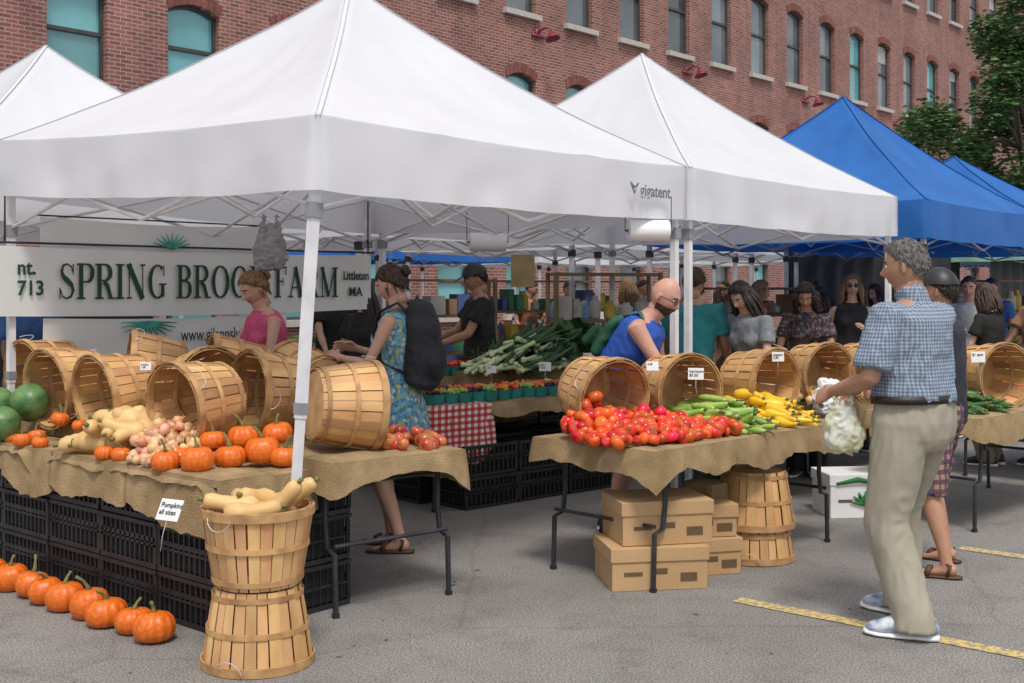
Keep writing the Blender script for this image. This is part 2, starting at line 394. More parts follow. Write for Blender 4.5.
            tgt=gt if (a<8 and iu<14) or R.random()<.12 else gdk
            for (za,zb,yy) in((a,mid,.18),(mid,c,.195)):
                tgt.add([(l,yy,za),(r_,yy,za),(r_,yy,zb),(l,yy,zb)],[(0,1,2,3)])
            if a>8 and R.random()<.5:
                zb=c-rise-R.uniform(.3,.9)
                bl.add([(l+t,.176,zb),(r_-t,.176,zb),(r_-t,.176,c-.12),(l+t,.176,c-.12)],[(0,1,2,3)])
    wall.add([(x0,0,top),(x1,0,top),(x1,14,top),(x0,14,top)],[(0,1,2,3)])
    wall.add([(x0,0,0),(x0,14,0),(x0,14,top),(x0,0,top)],[(3,2,1,0)])
    wall.add([(x1,0,0),(x1,14,0),(x1,14,top),(x1,0,top)],[(0,1,2,3)])
    wall.add([(x0,14,0),(x1,14,0),(x1,14,top),(x0,14,top)],[(3,2,1,0)])
    wall.build('walls',m,e,False); arch.build('window_arches',archm,e,False); sill.build('window_sills',sillm,e,False)
    fr.build('window_frames',framem,e,False); gt.build('window_glass_1',gl,e,False); gdk.build('window_glass_2',gd,e,False); bl.build('window_blinds',blind,e,False)
    G().box(((x0+x1)/2,-.1,top+.15),(x1-x0+.4,.5,.3)).build('cornice',sillm,e,False)
    red=M('maroon_enamel',(.26,.025,.06),(.2,.02,.045),rough=.35)
    for u in(9.2,16.5,23.6,30.7,38.3,46,54):
        lg=G()
        lg.tube([(0,0,0),(0,-.22,.10),(0,-.42,.08),(0,-.48,-.02)],.025,n=8)
        lg.lathe([(.04,.05),(.09,0),(.11,-.06),(.20,-.14),(.21,-.17),(.17,-.165),(.03,-.02)],16,0,Matrix.Translation((0,-.48,-.06))@Matrix.Rotation(rad(-18),4,'X'))
        lg.box((0,-.02,0),(.2,.05,.25)); lg.tube([(-.24,-.04,-.08),(.24,-.04,-.08)],.04,n=8)
        o=lg.build('gooseneck_wall_lamp',red,None,True)
        o.matrix_world=Matrix.Translation(Bn*20+An*u+Z*8.25)@Matrix.Rotation(math.atan2(An.y,An.x),4,'Z')
building()
# ------------------------------------------------------------------ tree
def tree(x,y,h,rc,name='leafy_tree'):
    e=empty(name,(x,y,0)); g=G(); rr=random.Random(3)
    g.tube([(0,0,0),(.05,0,1.2),(0,.05,2.4),(.1,0,h*.75)],[.17,.13,.10,.04],n=10)
    cl=[]
    for i in range(54):
        a=rr.uniform(0,6.28); zz=rr.uniform(-.85,.95); q=math.sqrt(1-zz*zz)*rr.uniform(.35,1.05)
        c=Vec((math.cos(a)*q*rc,math.sin(a)*q*rc,h*.66+zz*rc*1.1)); cl.append((c,rr.uniform(.35,.65)))
        s=Vec((0,0,rr.uniform(1.9,h*.6))); g.tube([s,(s+c)/2+Vec((0,0,.2)),c],[.05,.03,.012],n=6)
    g.build('trunk_and_limbs',M('bark',(.13,.10,.08),(.07,.055,.045),scale=14,bump=.6,bscale=30),e)
    lf=G()
    for c,r in cl:
        for k in range(520):
            d=Vec((rr.gauss(0,1),rr.gauss(0,1),rr.gauss(0,.8))).normalized()*r*rr.random()**.45
            p=c+d; s=rr.uniform(.045,.085)
            T=Matrix.Translation(p)@Matrix.Rotation(rr.uniform(0,6.3),4,'Z')@Matrix.Rotation(rr.uniform(-1,1),4,'X')
            lf.add([(-s,0,0),(0,-s*.5,.01),(s,0,0),(0,s*.5,.01)],[(0,1,2,3)],0,T)
    lf.build('foliage',M('tree_leaves',(.09,.17,.045),(.05,.11,.03),scale=2,rough=.6,island=.5,hue=.02,trans=.25),e,False)
tree(9.45,21.5,7.2,2.0)
# ------------------------------------------------------------------ tents
def tent(name,C,W,D,zp,fab,zb=2.04,zt=2.39,raise_=(0,0,0,0),legm=None,text_=False,lean0=None):
    C=Vec((C[0],C[1],0)); e=empty(name,C,ang)
    fit=blackpl if legm is None else greyfit
    legm=legm or metal
    def dz(u,v):
        a=u/W;b=v/D; return raise_[0]*(1-a)*(1-b)+raise_[1]*a*(1-b)+raise_[2]*a*b+raise_[3]*(1-a)*b
    n=44; g=G(); vs=[];fs=[]; sd=C.x*3.1
    for j in range(n+1):
        for i in range(n+1):
            x=-1+2*i/n; y=-1+2*j/n; r=max(abs(x),abs(y)); t=1-r
            s=min(abs(x),abs(y))/r if r>0 else 1
            z=zt+(zp-zt)*(.80*t+.20*t**2.2) - .085*(1-s*s)*math.sin(math.pi*min(1,t*1.0))
            if t==0: z-=.025*(1-s*s)
            u=(x+1)/2*W; v=(y+1)/2*D
            # tension folds running from corners and eaves to the peak
            sgn=(x if abs(y)>=abs(x) else y)/max(r,.05)
            fold=.007*math.sin(sgn*13+sd*2+noise.noise(Vec((u,v,sd)))*3)*math.sin(math.pi*min(1,t))*(1-s**4)
            z+=dz(u,v)+.012*noise.noise(Vec((u*1.6+sd,v*1.6,0)))+(.008*noise.noise(Vec((u*4+sd,v*4,3)))+fold)*(1-s**3)
            vs.append((u,v,z))
    for j in range(n):
        for i in range(n):
            a=j*(n+1)+i; b,c,d=a+1,a+n+2,a+n+1
            if (i<n/2)==(j<n/2): fs+=[(a,b,c),(a,c,d)]
            else: fs+=[(a,b,d),(b,c,d)]
    g.add(vs,fs)
    g.build('canopy_roof',fab,e)
    g=G()
    for (sx,sy) in((0,0),(1,0),(1,1),(0,1)):
        pts=[]
        for k in range(n//2+1):
            i=k if sx==0 else n-k; j=k if sy==0 else n-k; q=vs[j*(n+1)+i]; pts.append((q[0],q[1],q[2]+.001))
        g.tube(pts,[(.014,.0025)]*len(pts),n=6,xa=Vec((1 if sx==sy else -1,-1,0)))
    g.build('ridge_seams',fab,e)
    g=G(); per=[]
    m=50
    for k in range(m): per.append((W*k/m,0,0,-1))
    for k in range(m): per.append((W,D*k/m,1,0))
    for k in range(m): per.append((W-W*k/m,D,0,1))
    for k in range(m): per.append((0,D-D*k/m,-1,0))
    vs=[];fs=[];q=len(per); rws=6
    for r in range(rws+1):
        for k,(u,v,nx,ny) in enumerate(per):
            f=r/rws
            kk=(k%m)/m; s=abs(kk-.5)*2
            zt2=zt-.025*(1-s*s)*1.0+dz(u,v)
            w=.034*f*noise.noise(Vec((u*3+sd,v*3,f)))+.012*f+.010*f*noise.noise(Vec((u*9+sd,v*9,f)))
            vs.append((u+nx*(w+.003),v+ny*(w+.003),zt2+.004-(zt-zb)*f+.012*noise.noise(Vec((u*2,v*2,7)))*f))
    for r in range(rws):
        for k in range(q):
            k2=(k+1)%q; fs.append((r*q+k,(r+1)*q+k,(r+1)*q+k2,r*q+k2))
    g.add(vs,fs).build('valance',fab,e)
    i0=.06
    g=G()
    for ci,(u,v) in enumerate(((i0,i0),(W-i0,i0),(W-i0,D-i0),(i0,D-i0))):
        h=zt-.04+dz(u,v); bx,by=u,v
        if ci==0 and lean0: bx,by=u+lean0[0],v+lean0[1]
        P=lambda z:(bx+(u-bx)*z/h,by+(v-by)*z/h,z)
        s2=math.sqrt(2)
        def sq(z0,z1,w,m=0): g.tube([P(z0),P(z1)],w/2*s2,m,n=4,xa=(1,1,0))
        sq(1.0,h,.042); sq(0,1.0,.034); g.box((bx,by,.006),(.09,.09,.012))
        sq(zt-.47,zt-.40,.06,1); sq(1.02,1.07,.05,1)
    hi=zt-.07; lo=zt-.42
    def sc(p,q):
        p=Vec(p);q=Vec(q); mid=(p+q)/2
        for (a,b) in((p,mid),(mid,q)):
            for s in(0,1):
                za,zb_=(hi,lo) if s else (lo,hi)
                g.tube([(a.x,a.y,za),(b.x,b.y,zb_)],.011,n=6)
    sc((i0,i0,0),(W-i0,i0,0)); sc((W-i0,i0,0),(W-i0,D-i0,0)); sc((i0,D-i0,0),(W-i0,D-i0,0)); sc((i0,i0,0),(i0,D-i0,0))
    c=Vec((W/2,D/2,0))
    for p in((W/2,i0),(W-i0,D/2),(W/2,D-i0),(i0,D/2)):
        g.tube([(p[0],p[1],hi),(c.x,c.y,hi+.15)],.011,n=6); g.tube([(p[0],p[1],lo),(c.x,c.y,hi+.15)],.011,n=6)
        mx,my=(p[0]+c.x)/2,(p[1]+c.y)/2
        g.tube([(p[0],p[1],hi),(mx,my,lo+.05),(c.x,c.y,hi+.15)],.011,n=6)
    g.tube([(c.x,c.y,hi+.1),(c.x,c.y,zp-.03)],.02,n=8)
    for (u,v) in((i0,i0),(W-i0,i0),(W-i0,D-i0),(i0,D-i0)):
        g.tube([(u,v,zt-.03+dz(u,v)),((u+c.x)/2,(v+c.y)/2,(zt+zp)/2-.14),(c.x,c.y,zp-.05)],.012,n=6)
    o=g.build('frame',[legm,fit],e); sharpen(o)
    if text_:
        xd=(1,0,0); text('logo',"gigatent",.105,(W-.62,-.055,zb+.125),xd,(0,0,1),greypr,e,width=.34,bold=.002)
        lg=G(); lg.tube([(W-.72,-.054,zb+.20),(W-.68,-.054,zb+.135),(W-.64,-.054,zb+.20),(W-.68,-.054,zb+.17),(W-.72,-.054,zb+.20)],.006,n=5)
        lg.build('logo_mark',greypr,e)
    return e
C1=Vec((-.888,5.40,0)); C2=C1+A*3.15
tent('white_canopy_tent',C1,3.13,3.1,3.52,white_fab,raise_=(0,0,0,.13),legm=whitepost,text_=True,lean0=(-.207,-.012))
tent('white_canopy_tent',C2+A*.03,3.38,3.1,3.60,white_fab,legm=whitepost)
tent('blue_canopy_tent',(3.74,10.62),3.2,3.1,3.68,blue_fab)
tent('white_canopy_tent',C1+B*3.2-A*.15+Vec((-.2,0,0)),3.1,3.1,3.56,white_fab,legm=whitepost)
tent('white_canopy_tent',C2+B*3.35+A*.1,3.1,3.1,3.2,white_fab)
tent('white_canopy_tent',Vec((3.68,10.56,0))+B*3.6,3.1,3.1,3.2,white_fab)
tent('blue_canopy_tent',Vec((3.74,10.62,0))+A*3.35,3.1,3.1,3.3,blue_fab)
tent('white_canopy_tent',Vec((3.68,10.56,0))+A*3.4+B*3.6,3.1,3.1,3.3,white_fab)
bk=[(-4.5,16.0,blue_fab),(-1.9,18.4,blue_fab),(.5,21.2,white_fab),(3.0,21.5,white_fab),(5.8,18.6,white_fab),(8.4,19.0,M('green_canopy',(.35,.60,.45),(.3,.5,.4),trans=.25)),(11,22,blue_fab)]
for x,y,f in bk: tent('market_canopy_tent' ,(x,y),3.1,3.1,3.3,f)
# ------------------------------------------------------------------ banner
def banner():
    e=empty('farm_banner',C1+B*3.0,ang)
    cloth=M('banner_vinyl',(.76,.77,.76),(.70,.71,.70),scale=2,rough=.5,bump=.15,bscale=4)
    def sheet(nm,u0,u1,z0,z1,y,mt):
        g=G(); n=40; vs=[];fs=[]
        for j in range(9):
            for i in range(n+1):
                u=u0+(u1-u0)*i/n; z=z0+(z1-z0)*j/8
                sag=.02*math.sin(math.pi*i/n)
                vs.append((u,y+.02*noise.noise(Vec((u*2.5,z*2,y)))*(.3 if y<-.01 else 1)+.006*math.sin(u*9+z*6),z-sag))
        for j in range(8):
            for i in range(n): a=j*(n+1)+i; fs.append((a,a+1,a+n+2,a+n+1))
        g.add(vs,fs).build(nm,mt,e)
    sheet('main_sheet',-.15,3.05,1.42,1.86,-.02,cloth)
    sheet('lower_sheet',.25,2.2,1.14,1.40,.0,cloth)
    sheet('upper_sheet',.25,2.0,1.84,2.05,.03,cloth)
    y=-.038
    X=(1,0,0);U=(0,0,1)
    serif_text('word_1','SPRING BROOK FARM',.235,.33,y,1.52,2.36,inkgreen,e)
    text('word_2','Littleton',.10,(2.74,y,1.66),X,U,inkgreen,e,width=.27,bold=.002)
    text('word_3','MA',.10,(2.80,y,1.53),X,U,inkgreen,e,bold=.002)
    text('word_4','nt.\n713',.13,(.06,y,1.68),X,U,inkgreen,e,width=.17,bold=.003)
    text('word_5','www.gilsonslyndon.com',.13,(1.25,-.03,1.22),X,U,ink,e,width=.85)
    g=G()
    for a in range(9):
        t=rad(20+a*17.5)
        g.tube([(1.2,.0,1.87),(1.2+.16*math.cos(t),-.0,1.87+.11*math.sin(t))],[.012,.003],n=5,)
    for a in range(12):
        t=rad(180+a*16); g.tube([(1.0,-.03,1.36),(1.0+.22*math.cos(t),-.03,1.36+.12*math.sin(t))],[.012,.003],n=5)
    g.build('leaf_emblem',teal_ink,e)
    g=G(); g.tube([(-.15,0,1.88),(3.1,0,1.88)],.008,n=6); g.tube([(.2,.03,2.06),(2.1,.03,2.06)],.006,n=6)
    for u in(.0,3.04): g.tube([(u,0,1.88),(u,.0,2.3)],.006,n=6)
    g.build('ropes',blackpl,e)
banner()
# ------------------------------------------------------------------ baskets
def basket_geo(h=.33,rt=.232,rb=.178):
    g=G(); n=26; rq=random.Random(5)
    def r(z): return rb+(rt-rb)*(z/h)**.85
    for i in range(n):
        j0,j1=rq.uniform(-.05,.05),rq.uniform(-.05,.05)
        a0=2*math.pi*(i+.05+j0)/n; a1=2*math.pi*(i+.95+j1)/n; off=.004*(i%2)+rq.uniform(-.001,.0015); vs=[];K=6; hh=h+rq.uniform(-.004,.005)
        for k in range(K+1):
            z=hh*k/K; q=r(min(z,h))+off
            for a in(a0,(a0+a1)/2,a1): vs.append((q*math.cos(a),q*math.sin(a),z))
            q-=.004
            for a in(a0,(a0+a1)/2,a1): vs.append((q*math.cos(a),q*math.sin(a),z))
        fs=[]
        for k in range(K):
            o=k*6;p=o+6
            fs+=[(o,o+1,p+1,p),(o+1,o+2,p+2,p+1)]
            fs+=[(o+4,o+3,p+3,p+4),(o+5,o+4,p+4,p+5)]
            fs+=[(o+3,o,p,p+3),(o+2,o+5,p+5,p+2)]
        fs+=[(K*6+0,K*6+1,K*6+4,K*6+3),(K*6+1,K*6+2,K*6+5,K*6+4)]
        g.add(vs,fs,0)
    def hoop(z,w,t,off,m=1,inner=False):
        N_=40; vs=[];fs=[]
        for j in range(N_):
            a=2*math.pi*j/N_
            for (dr,dz_) in((0,-w/2),(t,-w/2),(t,w/2),(0,w/2)):
                q=r(min(max(z,0),h))+off+dr
                vs.append((q*math.cos(a),q*math.sin(a),z+dz_))
        for j in range(N_):
            j2=(j+1)%N_
            for c in range(4): fs.append((j*4+c,j2*4+c,j2*4+(c+1)%4,j*4+(c+1)%4))
        g.add(vs,fs,m)
    hoop(h-.018,.036,.006,.005); hoop(h-.018,.036,.006,-.012); hoop(h*.52,.024,.004,.005); hoop(.03,.022,.004,.005); hoop(h*.52,.022,.003,-.009,2)
    g.lathe([(rb-.005,.012),(rb-.006,.02),(.01,.022)],26,2); g.lathe([(.01,.006),(rb-.006,.008)],26,2)
    for s in(0,math.pi):
        pts=[]
        for k in range(9):
            t=math.pi*k/8; pts.append(Matrix.Rotation(s,4,'Z')@Vec((rt+.014+.012*math.sin(t),.06*math.cos(t),h-.02+.05*math.sin(t)*-1)))
        g.tube(pts,.0022,3,n=6)
    return g
BG=basket_geo(); 
_bm=None
def basket(loc,d=(0,0,1),spin=0,sc=1,name='bushel_basket'):
    global _bm
    if _bm is None:
        o=BG.build('tmp',[slat,band,inside,metal]); _bm=o.data; sharpen(o,40); bpy.data.objects.remove(o)
    ob=put(name,_bm); T=align(d,loc,spin,sc)@Matrix.Diagonal((1+R.uniform(-.03,.03),1,1,1))@Matrix.Translation((0,0,-.165)); ob.matrix_world=T
    return ob
# ------------------------------------------------------------------ produce templates
def T_tomato():
    g=G(); g.lathe([(.003,-.028),(.02,-.029),(.034,-.018),(.039,0),(.034,.019),(.02,.027),(.004,.024)],12,0)
    for k in range(5):
        a=k*1.257; g.add([(0,0,.026),(.014*math.cos(a-.3),.014*math.sin(a-.3),.029),(.022*math.cos(a),.022*math.sin(a),.031),(.014*math.cos(a+.3),.014*math.sin(a+.3),.029)],[(0,1,2,3)],1)
    return g
def T_onion():
    g=G(); g.lathe([(.004,-.025),(.018,-.024),(.028,-.01),(.029,.003),(.02,.018),(.006,.028),(.003,.045)],9,0); return g
def T_apple():
    g=G(); g.lathe([(.004,-.026),(.018,-.032),(.032,-.018),(.037,.003),(.03,.024),(.015,.030),(.004,.022)],11,0)
    g.tube([(0,0,.02),(.004,0,.042)],.002,1,n=4); return g
def T_zuke():
    g=G(); g.lathe([(.006,-.10),(.017,-.093),(.023,-.06),(.022,0),(.019,.06),(.014,.08),(.010,.10)],9,0,bend=1.2); g.tube([(.012,0,.098),(.016,0,.122)],[.008,.006],1,n=6); return g
def T_squashy():
    g=G(); g.lathe([(.006,-.085),(.026,-.075),(.034,-.045),(.030,-.01),(.018,.04),(.014,.07),(.012,.085)],10,0,bend=2.5); g.tube([(.018,0,.083),(.024,0,.105)],[.009,.006],1,n=6); return g
def T_butter():
    g=G(); g.lathe([(.01,-.13),(.045,-.125),(.068,-.085),(.066,-.045),(.047,0),(.040,.06),(.040,.11),(.028,.135),(.012,.14)],14,0,bend=1.0); g.tube([(.018,0,.135),(.022,0,.165)],[.011,.013],1,n=7); return g
def T_leek():
    g=G(); g.lathe([(.008,-.16),(.02,-.155),(.017,-.12),(.016,.02),(.02,.08)],8,0)
    for k in range(5):
        a=k*1.25; g.tube([(0,0,.05),(.02*math.cos(a),.02*math.sin(a),.14),(.05*math.cos(a),.05*math.sin(a),.26),(.10*math.cos(a),.10*math.sin(a),.34)],[(.014,.004),(.018,.003),(.014,.003),(.004,.002)],1,n=6)
    return g
def T_pumpkin(tall=.8,sd=0):
    g=G(); pr=[]
    for k in range(11):
        t=math.pi*k/10; r=max(math.sin(t)**.75,.05); z=-math.cos(t)*tall
        z*= (1-.18*(1-math.sin(t)))
        pr.append((r,z))
    n=48; vs=[];fs=[]
    rr=random.Random(sd); nr=rr.choice([5,6]); ph=rr.random()*6
    for r,z in pr:
        for j in range(n):
            a=2*math.pi*j/n; q=r*(.92+.08*abs(math.sin(a*nr))**.7+.03*math.sin(a*2+ph))
            vs.append((q*math.cos(a),q*math.sin(a),z+.03*r*math.sin(a+ph)))
    for i in range(len(pr)-1):
        for j in range(n):
            j2=(j+1)%n; fs.append((i*n+j,i*n+j2,(i+1)*n+j2,(i+1)*n+j))
    g.add(vs,fs,0)
    bx,by=rr.uniform(-.5,.5),rr.uniform(-.5,.5)
    zt=tall*.72; L=rr.uniform(.6,1.15)
    g.tube([(0,0,zt),(bx*.15,by*.15,zt+.3*L),(bx*.5,by*.5,zt+.62*L),(bx*1.1,by*1.1,zt+.9*L)],[.2,.1,.075,.09],1,n=7)
    return g
def rotm(): 
    return Matrix.Rotation(R.uniform(0,6.28),4,'Z')@Matrix.Rotation(R.uniform(0,3.1),4,'X')@Matrix.Rotation(R.uniform(0,6.28),4,'Z')
def heap(name,tmpl,mats,c,e1,e2,L1,L2,n,hgt,size,lay=False,direc=None,sq=2.5,smin=.8,smax=1.18,jit=.25):
    g=G(); c=Vec(c); e1=Vec(e1);e2=Vec(e2)
    for i in range(n):
        while True:
            a=R.uniform(-1,1);b=R.uniform(-1,1)
            if abs(a)**sq+abs(b)**sq<1: break
        r=(abs(a)**sq+abs(b)**sq)**(1/sq)
        zz=hgt*(1-r**1.6)*R.uniform(.45,1)
        if i<n*.35: zz*=.15
        p=c+e1*a*L1+e2*b*L2+Z*(size*.8+zz)
        s=R.uniform(smin,smax)
        if lay:
            d=(direc if direc is not None else Vec((1,0,0)))
            d=Vec(d)+Vec((R.gauss(0,jit),R.gauss(0,jit),R.gauss(0,.12)))
            T=align(d,p,R.uniform(0,6.28),s)
        else: T=Matrix.Translation(p)@rotm()@Matrix.Diagonal((s,s,s*R.uniform(.85,1),1))
        g.addg(tmpl,T)
    return g.build(name,mats)
def pumpkin(x,y,z,r,tall=.8,name='pumpkin',mat=None):
    g=T_pumpkin(tall,R.randint(0,999))
    ob=g.build(name,[mat or orange,stem]); s=r
    ob.matrix_world=Matrix.Translation((x,y,z+r*tall*.82))@Matrix.Rotation(R.uniform(0,6.28),4,'Z')@Matrix.Rotation(R.uniform(-.2,.2),4,'X')@Matrix.Diagonal((s,s,s,1)); return ob
# ------------------------------------------------------------------ burlap drape
def drape(name,o,e1,e2,L1,L2,z,over=(.2,.2,.2,.2),mat=burlap,seed=0,scallop=.05,bulge=.03,parent=None):
    o=Vec((o[0],o[1],0)); e1=Vec((e1[0],e1[1],0)).normalized(); e2=Vec((e2[0],e2[1],0)).normalized()
    g=G(); n1=max(8,int(L1/.035)); n2=max(6,int(L2/.035)); vs=[];fs=[]
    for j in range(n2+1):
        for i in range(n1+1):
            p=o+e1*L1*i/n1+e2*L2*j/n2
            edge=min(i,n1-i,j,n2-j)
            vs.append(p+Z*(z+.006+(.012*noise.noise(p*5+Vec((0,0,seed)))+.008*noise.noise(p*14)+.006 if edge else 0)))
    for j in range(n2):
        for i in range(n1): a=j*(n1+1)+i; fs.append((a,a+1,a+n1+2,a+n1+1))
    g.add(vs,fs)
    per=[]
    for i in range(n1): per.append((o+e1*L1*i/n1,-e2,0,i/n1))
    for j in range(n2): per.append((o+e1*L1+e2*L2*j/n2,e1,1,j/n2))
    for i in range(n1): per.append((o+e1*L1*(1-i/n1)+e2*L2,e2,2,i/n1))
    for j in range(n2): per.append((o+e2*L2*(1-j/n2),-e1,3,j/n2))
    q=len(per);vs=[];fs=[];K=8
    for r in range(K+1):
        f=r/K
        for k,(p,nn,sd,t) in enumerate(per):
            pv=over[(sd-1)%4]; ov=over[sd]; nx=over[(sd+1)%4]
            w=.12
            Ls=(L1 if sd%2==0 else L2)
            ta=t*Ls; tb=(1-t)*Ls; nrm=nn.copy(); h=ov
            if ta<w: 
                pn={0:-e1,1:-e2,2:e1,3:e2}[sd]; s=.5+.5*ta/w; nrm=nn*s+pn*(1-s); h=ov*s+pv*(1-s)+.05*(1-ta/w)
            elif tb<w:
                pn={0:e1,1:e2,2:-e1,3:-e2}[sd]; s=.5+.5*tb/w; nrm=nn*s+pn*(1-s); h=ov*s+nx*(1-s)+.05*(1-tb/w)
            nrm.normalize()
            wv=noise.noise(p*6+Vec((seed,0,0)))+.7*noise.noise(p*15+Vec((seed,2,0)))+.35*noise.noise(p*30+Vec((seed,2,0)))
            h2=h+scallop*noise.noise(p*2.6+Vec((0,seed,3)))*1.6*min(1,h*8)+.014*noise.noise(p*12+Vec((0,seed,9)))+.008*noise.noise(p*34)
            out=.004+bulge*math.sin(f*1.6)*(.5+.9*wv)+.012*f
            vs.append(p+nrm*out+Z*(z+.006-h2*f))
    for r in range(K):
        for k in range(q):
            k2=(k+1)%q; fs.append((r*q+k,(r+1)*q+k,(r+1)*q+k2,r*q+k2))
    g.add(vs,fs)
    return g.build(name,mat,parent)
def folding_table(name,o,e1,e2,L1,L2,z=.74,top=True):
    o=Vec((o[0],o[1],0)); e1=Vec(e1).normalized(); e2=Vec(e2).normalized()
    e=empty(name,o); g=G(); 
    fr=Matrix((e1,e2,Z)).transposed().to_4x4()
    g.box((L1/2,L2/2,z-.02),(L1,L2,.035),1,fr)
    ins=.16
    for s,u in((1,ins),(-1,L1-ins)):
        for v in(.06,L2-.06):
            g.tube([fr@Vec(p) for p in((u,v,z-.04),(u,v,z-.3),(u-s*.02,v,z-.42),(u-s*.09,v,.3),(u-s*.10,v,.012))],.014,0,n=8)
            g.tube([fr@Vec((u-s*.10,v,.0)),fr@Vec((u-s*.10,v,.02))],.02,2,n=8)
        g.tube([fr@Vec((u-s*.085,.06,.34)),fr@Vec((u-s*.085,L2-.06,.34))],.011,0,n=6)
        g.tube([fr@Vec((u,.06,z-.12)),fr@Vec((u,L2-.06,z-.12))],.011,0,n=6)
        g.tube([fr@Vec((u,L2/2,z-.12)),fr@Vec((u+s*.35,L2/2,z-.04))],.009,0,n=6)
    ob=g.build('table_frame',[darkleg,M('table_top_plastic',(.55,.54,.5)),blackpl],e); sharpen(ob)
    return e
# ------------------------------------------------------------------ crates
def crate_geo(w=.5,d=.38,h=.225):
    g=G(); t=.008
    for s in(-1,1):
        for (L,off,ax) in((w,d/2,0),(d,w/2,1)):
            def bx(c,sz):
                if ax==0: g.box((c[0],s*off,c[1]),(sz[0],t,sz[1]))
                else: g.box((s*off,c[0],c[1]),(t,sz[0]-2*t,sz[1]))
            bx((0,h-.012),(L,.024)); bx((0,.012),(L,.024)); bx((0,h*.5),(L,.012))
            k=int(L/.045)
            for i in range(k+1): bx((-L/2+.008+(L-.016)*i/k,h/2),(.012 if 0<i<k else .03,h-.048))
            if ax==0: bx((0,h*.62),(L*.97,h*.10))
            g.box((0,s*(d/2+.006),h-.01) if ax==0 else (s*(w/2+.006),0,h-.01),(w+.02,.012,.018) if ax==0 else (.012,d,.018))
    g.box((0,0,.01),(w-.02,d-.02,.008))
    return g
_cg=crate_geo(); _co=_cg.build('tmp',blackpl,None,False); CM=_co.data; bpy.data.objects.remove(_co)
CLIN=G().box((0,0,.1),(.47,.35,.17)); _co=CLIN.build('tmp',M('crate_liner',(.01,.01,.011)),None,False); CLM=_co.data; bpy.data.objects.remove(_co)
def crates(o,e1,n,levels=3,e2=None,rows=1,pitch=.515):
    e1=Vec(e1).normalized(); a=math.atan2(e1.y,e1.x); e2=e2 or Vec((e1.y,-e1.x,0))
    for i in range(n):
        for r in range(rows):
            E=empty('plastic_crate_stack',Vec((o[0],o[1],0))+e1*(.26+i*pitch)+e2*(.2+r*.4),a+R.uniform(-.02,.02))
            for k in range(levels):
                mw=Matrix.Translation((R.uniform(-.006,.006),R.uniform(-.006,.006),.003+k*.23))
                put('crate_%d'%(k+1),CM,E,mw)
                put('crate_contents_%d'%(k+1),CLM,E,mw@Matrix.Translation((0,0,.012)))
# ------------------------------------------------------------------ display 1
D1=Vec((-1.33,5.36,0))
def d1(u,v,z=0): return D1+A*u+B*v+Z*z
crates(D1+A*0,B,6,3,e2=A,rows=2)
drape('burlap_cloth',D1,B,A,1.62,.55,.70,(.03,.10,.05,.24),seed=2,scallop=.08)
drape('burlap_cloth',D1+B*1.66,B,A,1.6,.55,.705,(.03,.10,.05,.27),seed=5,scallop=.08)
drape('burlap_cloth',D1-A*.004,B,A,.75,.30,.712,(.21,.0,.0,.18),seed=9,scallop=.09)
drape('burlap_cloth',D1+B*.78-A*.004,B,A,.72,.30,.712,(.20,.02,.0,.10),seed=11,scallop=.09)
drape('burlap_cloth',D1+B*1.52-A*.004,B,A,.8,.30,.714,(.25,.02,.0,.10),seed=14,scallop=.09)
drape('burlap_cloth',D1+B*2.4-A*.004,B,A,.8,.30,.714,(.24,.02,.0,.10),seed=17,scallop=.09)
G().add([d1(.34,.45,.70),d1(.34,3.2,.70),d1(.86,3.2,.70),d1(.86,.45,.70),d1(.36,.47,.80),d1(.36,3.18,.80),d1(.86,3.18,.80),d1(.86,.47,.80)],[(0,1,5,4),(1,2,6,5),(2,3,7,6),(3,0,4,7),(4,5,6,7)]).build('display_riser',burlap,None,False)
E1=Vec((-.86,5.62,0)); e1=Vec((.77,.64,0)).normalized(); e2=Vec((-.64,.77,0)).normalized()
folding_table('folding_table',E1,e2,e1,1.83,.80,.745)
drape('burlap_cloth',E1,e1,e2,.80,1.84,.752,(.13,.17,.1,.10),seed=21,scallop=.06)
G().box((.4,1.35,.80),(.62,.9,.08),0,Matrix.Translation(E1)@Matrix((e1,e2,Z)).transposed().to_4x4()).build('display_riser',burlap,None,False)
for (c,d,s) in [((-1.63,6.15,1.00),(-.62,-.75,-.10),0),((-2.22,6.68,1.01),(-.65,-.70,-.12),1),((-2.62,7.0,1.02),(-.6,-.75,-.1),2),
                ((-2.12,7.02,1.10),(-.8,-.3,.1),3),((-1.62,6.95,1.08),(-.9,-.35,.1),1.3),((-1.31,6.5,1.02),(-.75,-.6,.05),2.2),
                ((-.87,6.08,.99),(.88,.46,-.07),.4),((-1.25,7.15,1.02),(-.6,.5,.1),.8),((-1.75,6.55,1.02),(.7,-.6,.12),.8),((-2.95,7.5,1.05),(-.6,-.75,-.1),.8)]:
    basket(c,d,s)
for px in [(-1.67,5.69,.715),(-1.51,5.66,.715),(-1.385,5.80,.715),(-1.235,5.84,.73),(-1.62,5.84,.715),(-1.50,5.92,.79),(-1.36,5.98,.78),(-1.19,5.99,.81),(-1.12,5.82,.715)]:
    pumpkin(px[0],px[1],px[2],R.uniform(.070,.088),R.uniform(.72,.9))
for (x,y,z) in[(-2.42,6.6,.80),(-2.55,6.66,.82),(-2.3,6.36,.715),(-2.7,6.7,.715),(-1.98,5.98,.715),(-2.08,6.03,.715),(-2.18,6.22,.715),(-2.6,6.5,.715),(-2.72,6.55,.715),(-2.85,6.72,.715)]:
    pumpkin(x,y,z,R.uniform(.04,.055),.8,'mini_pumpkin')
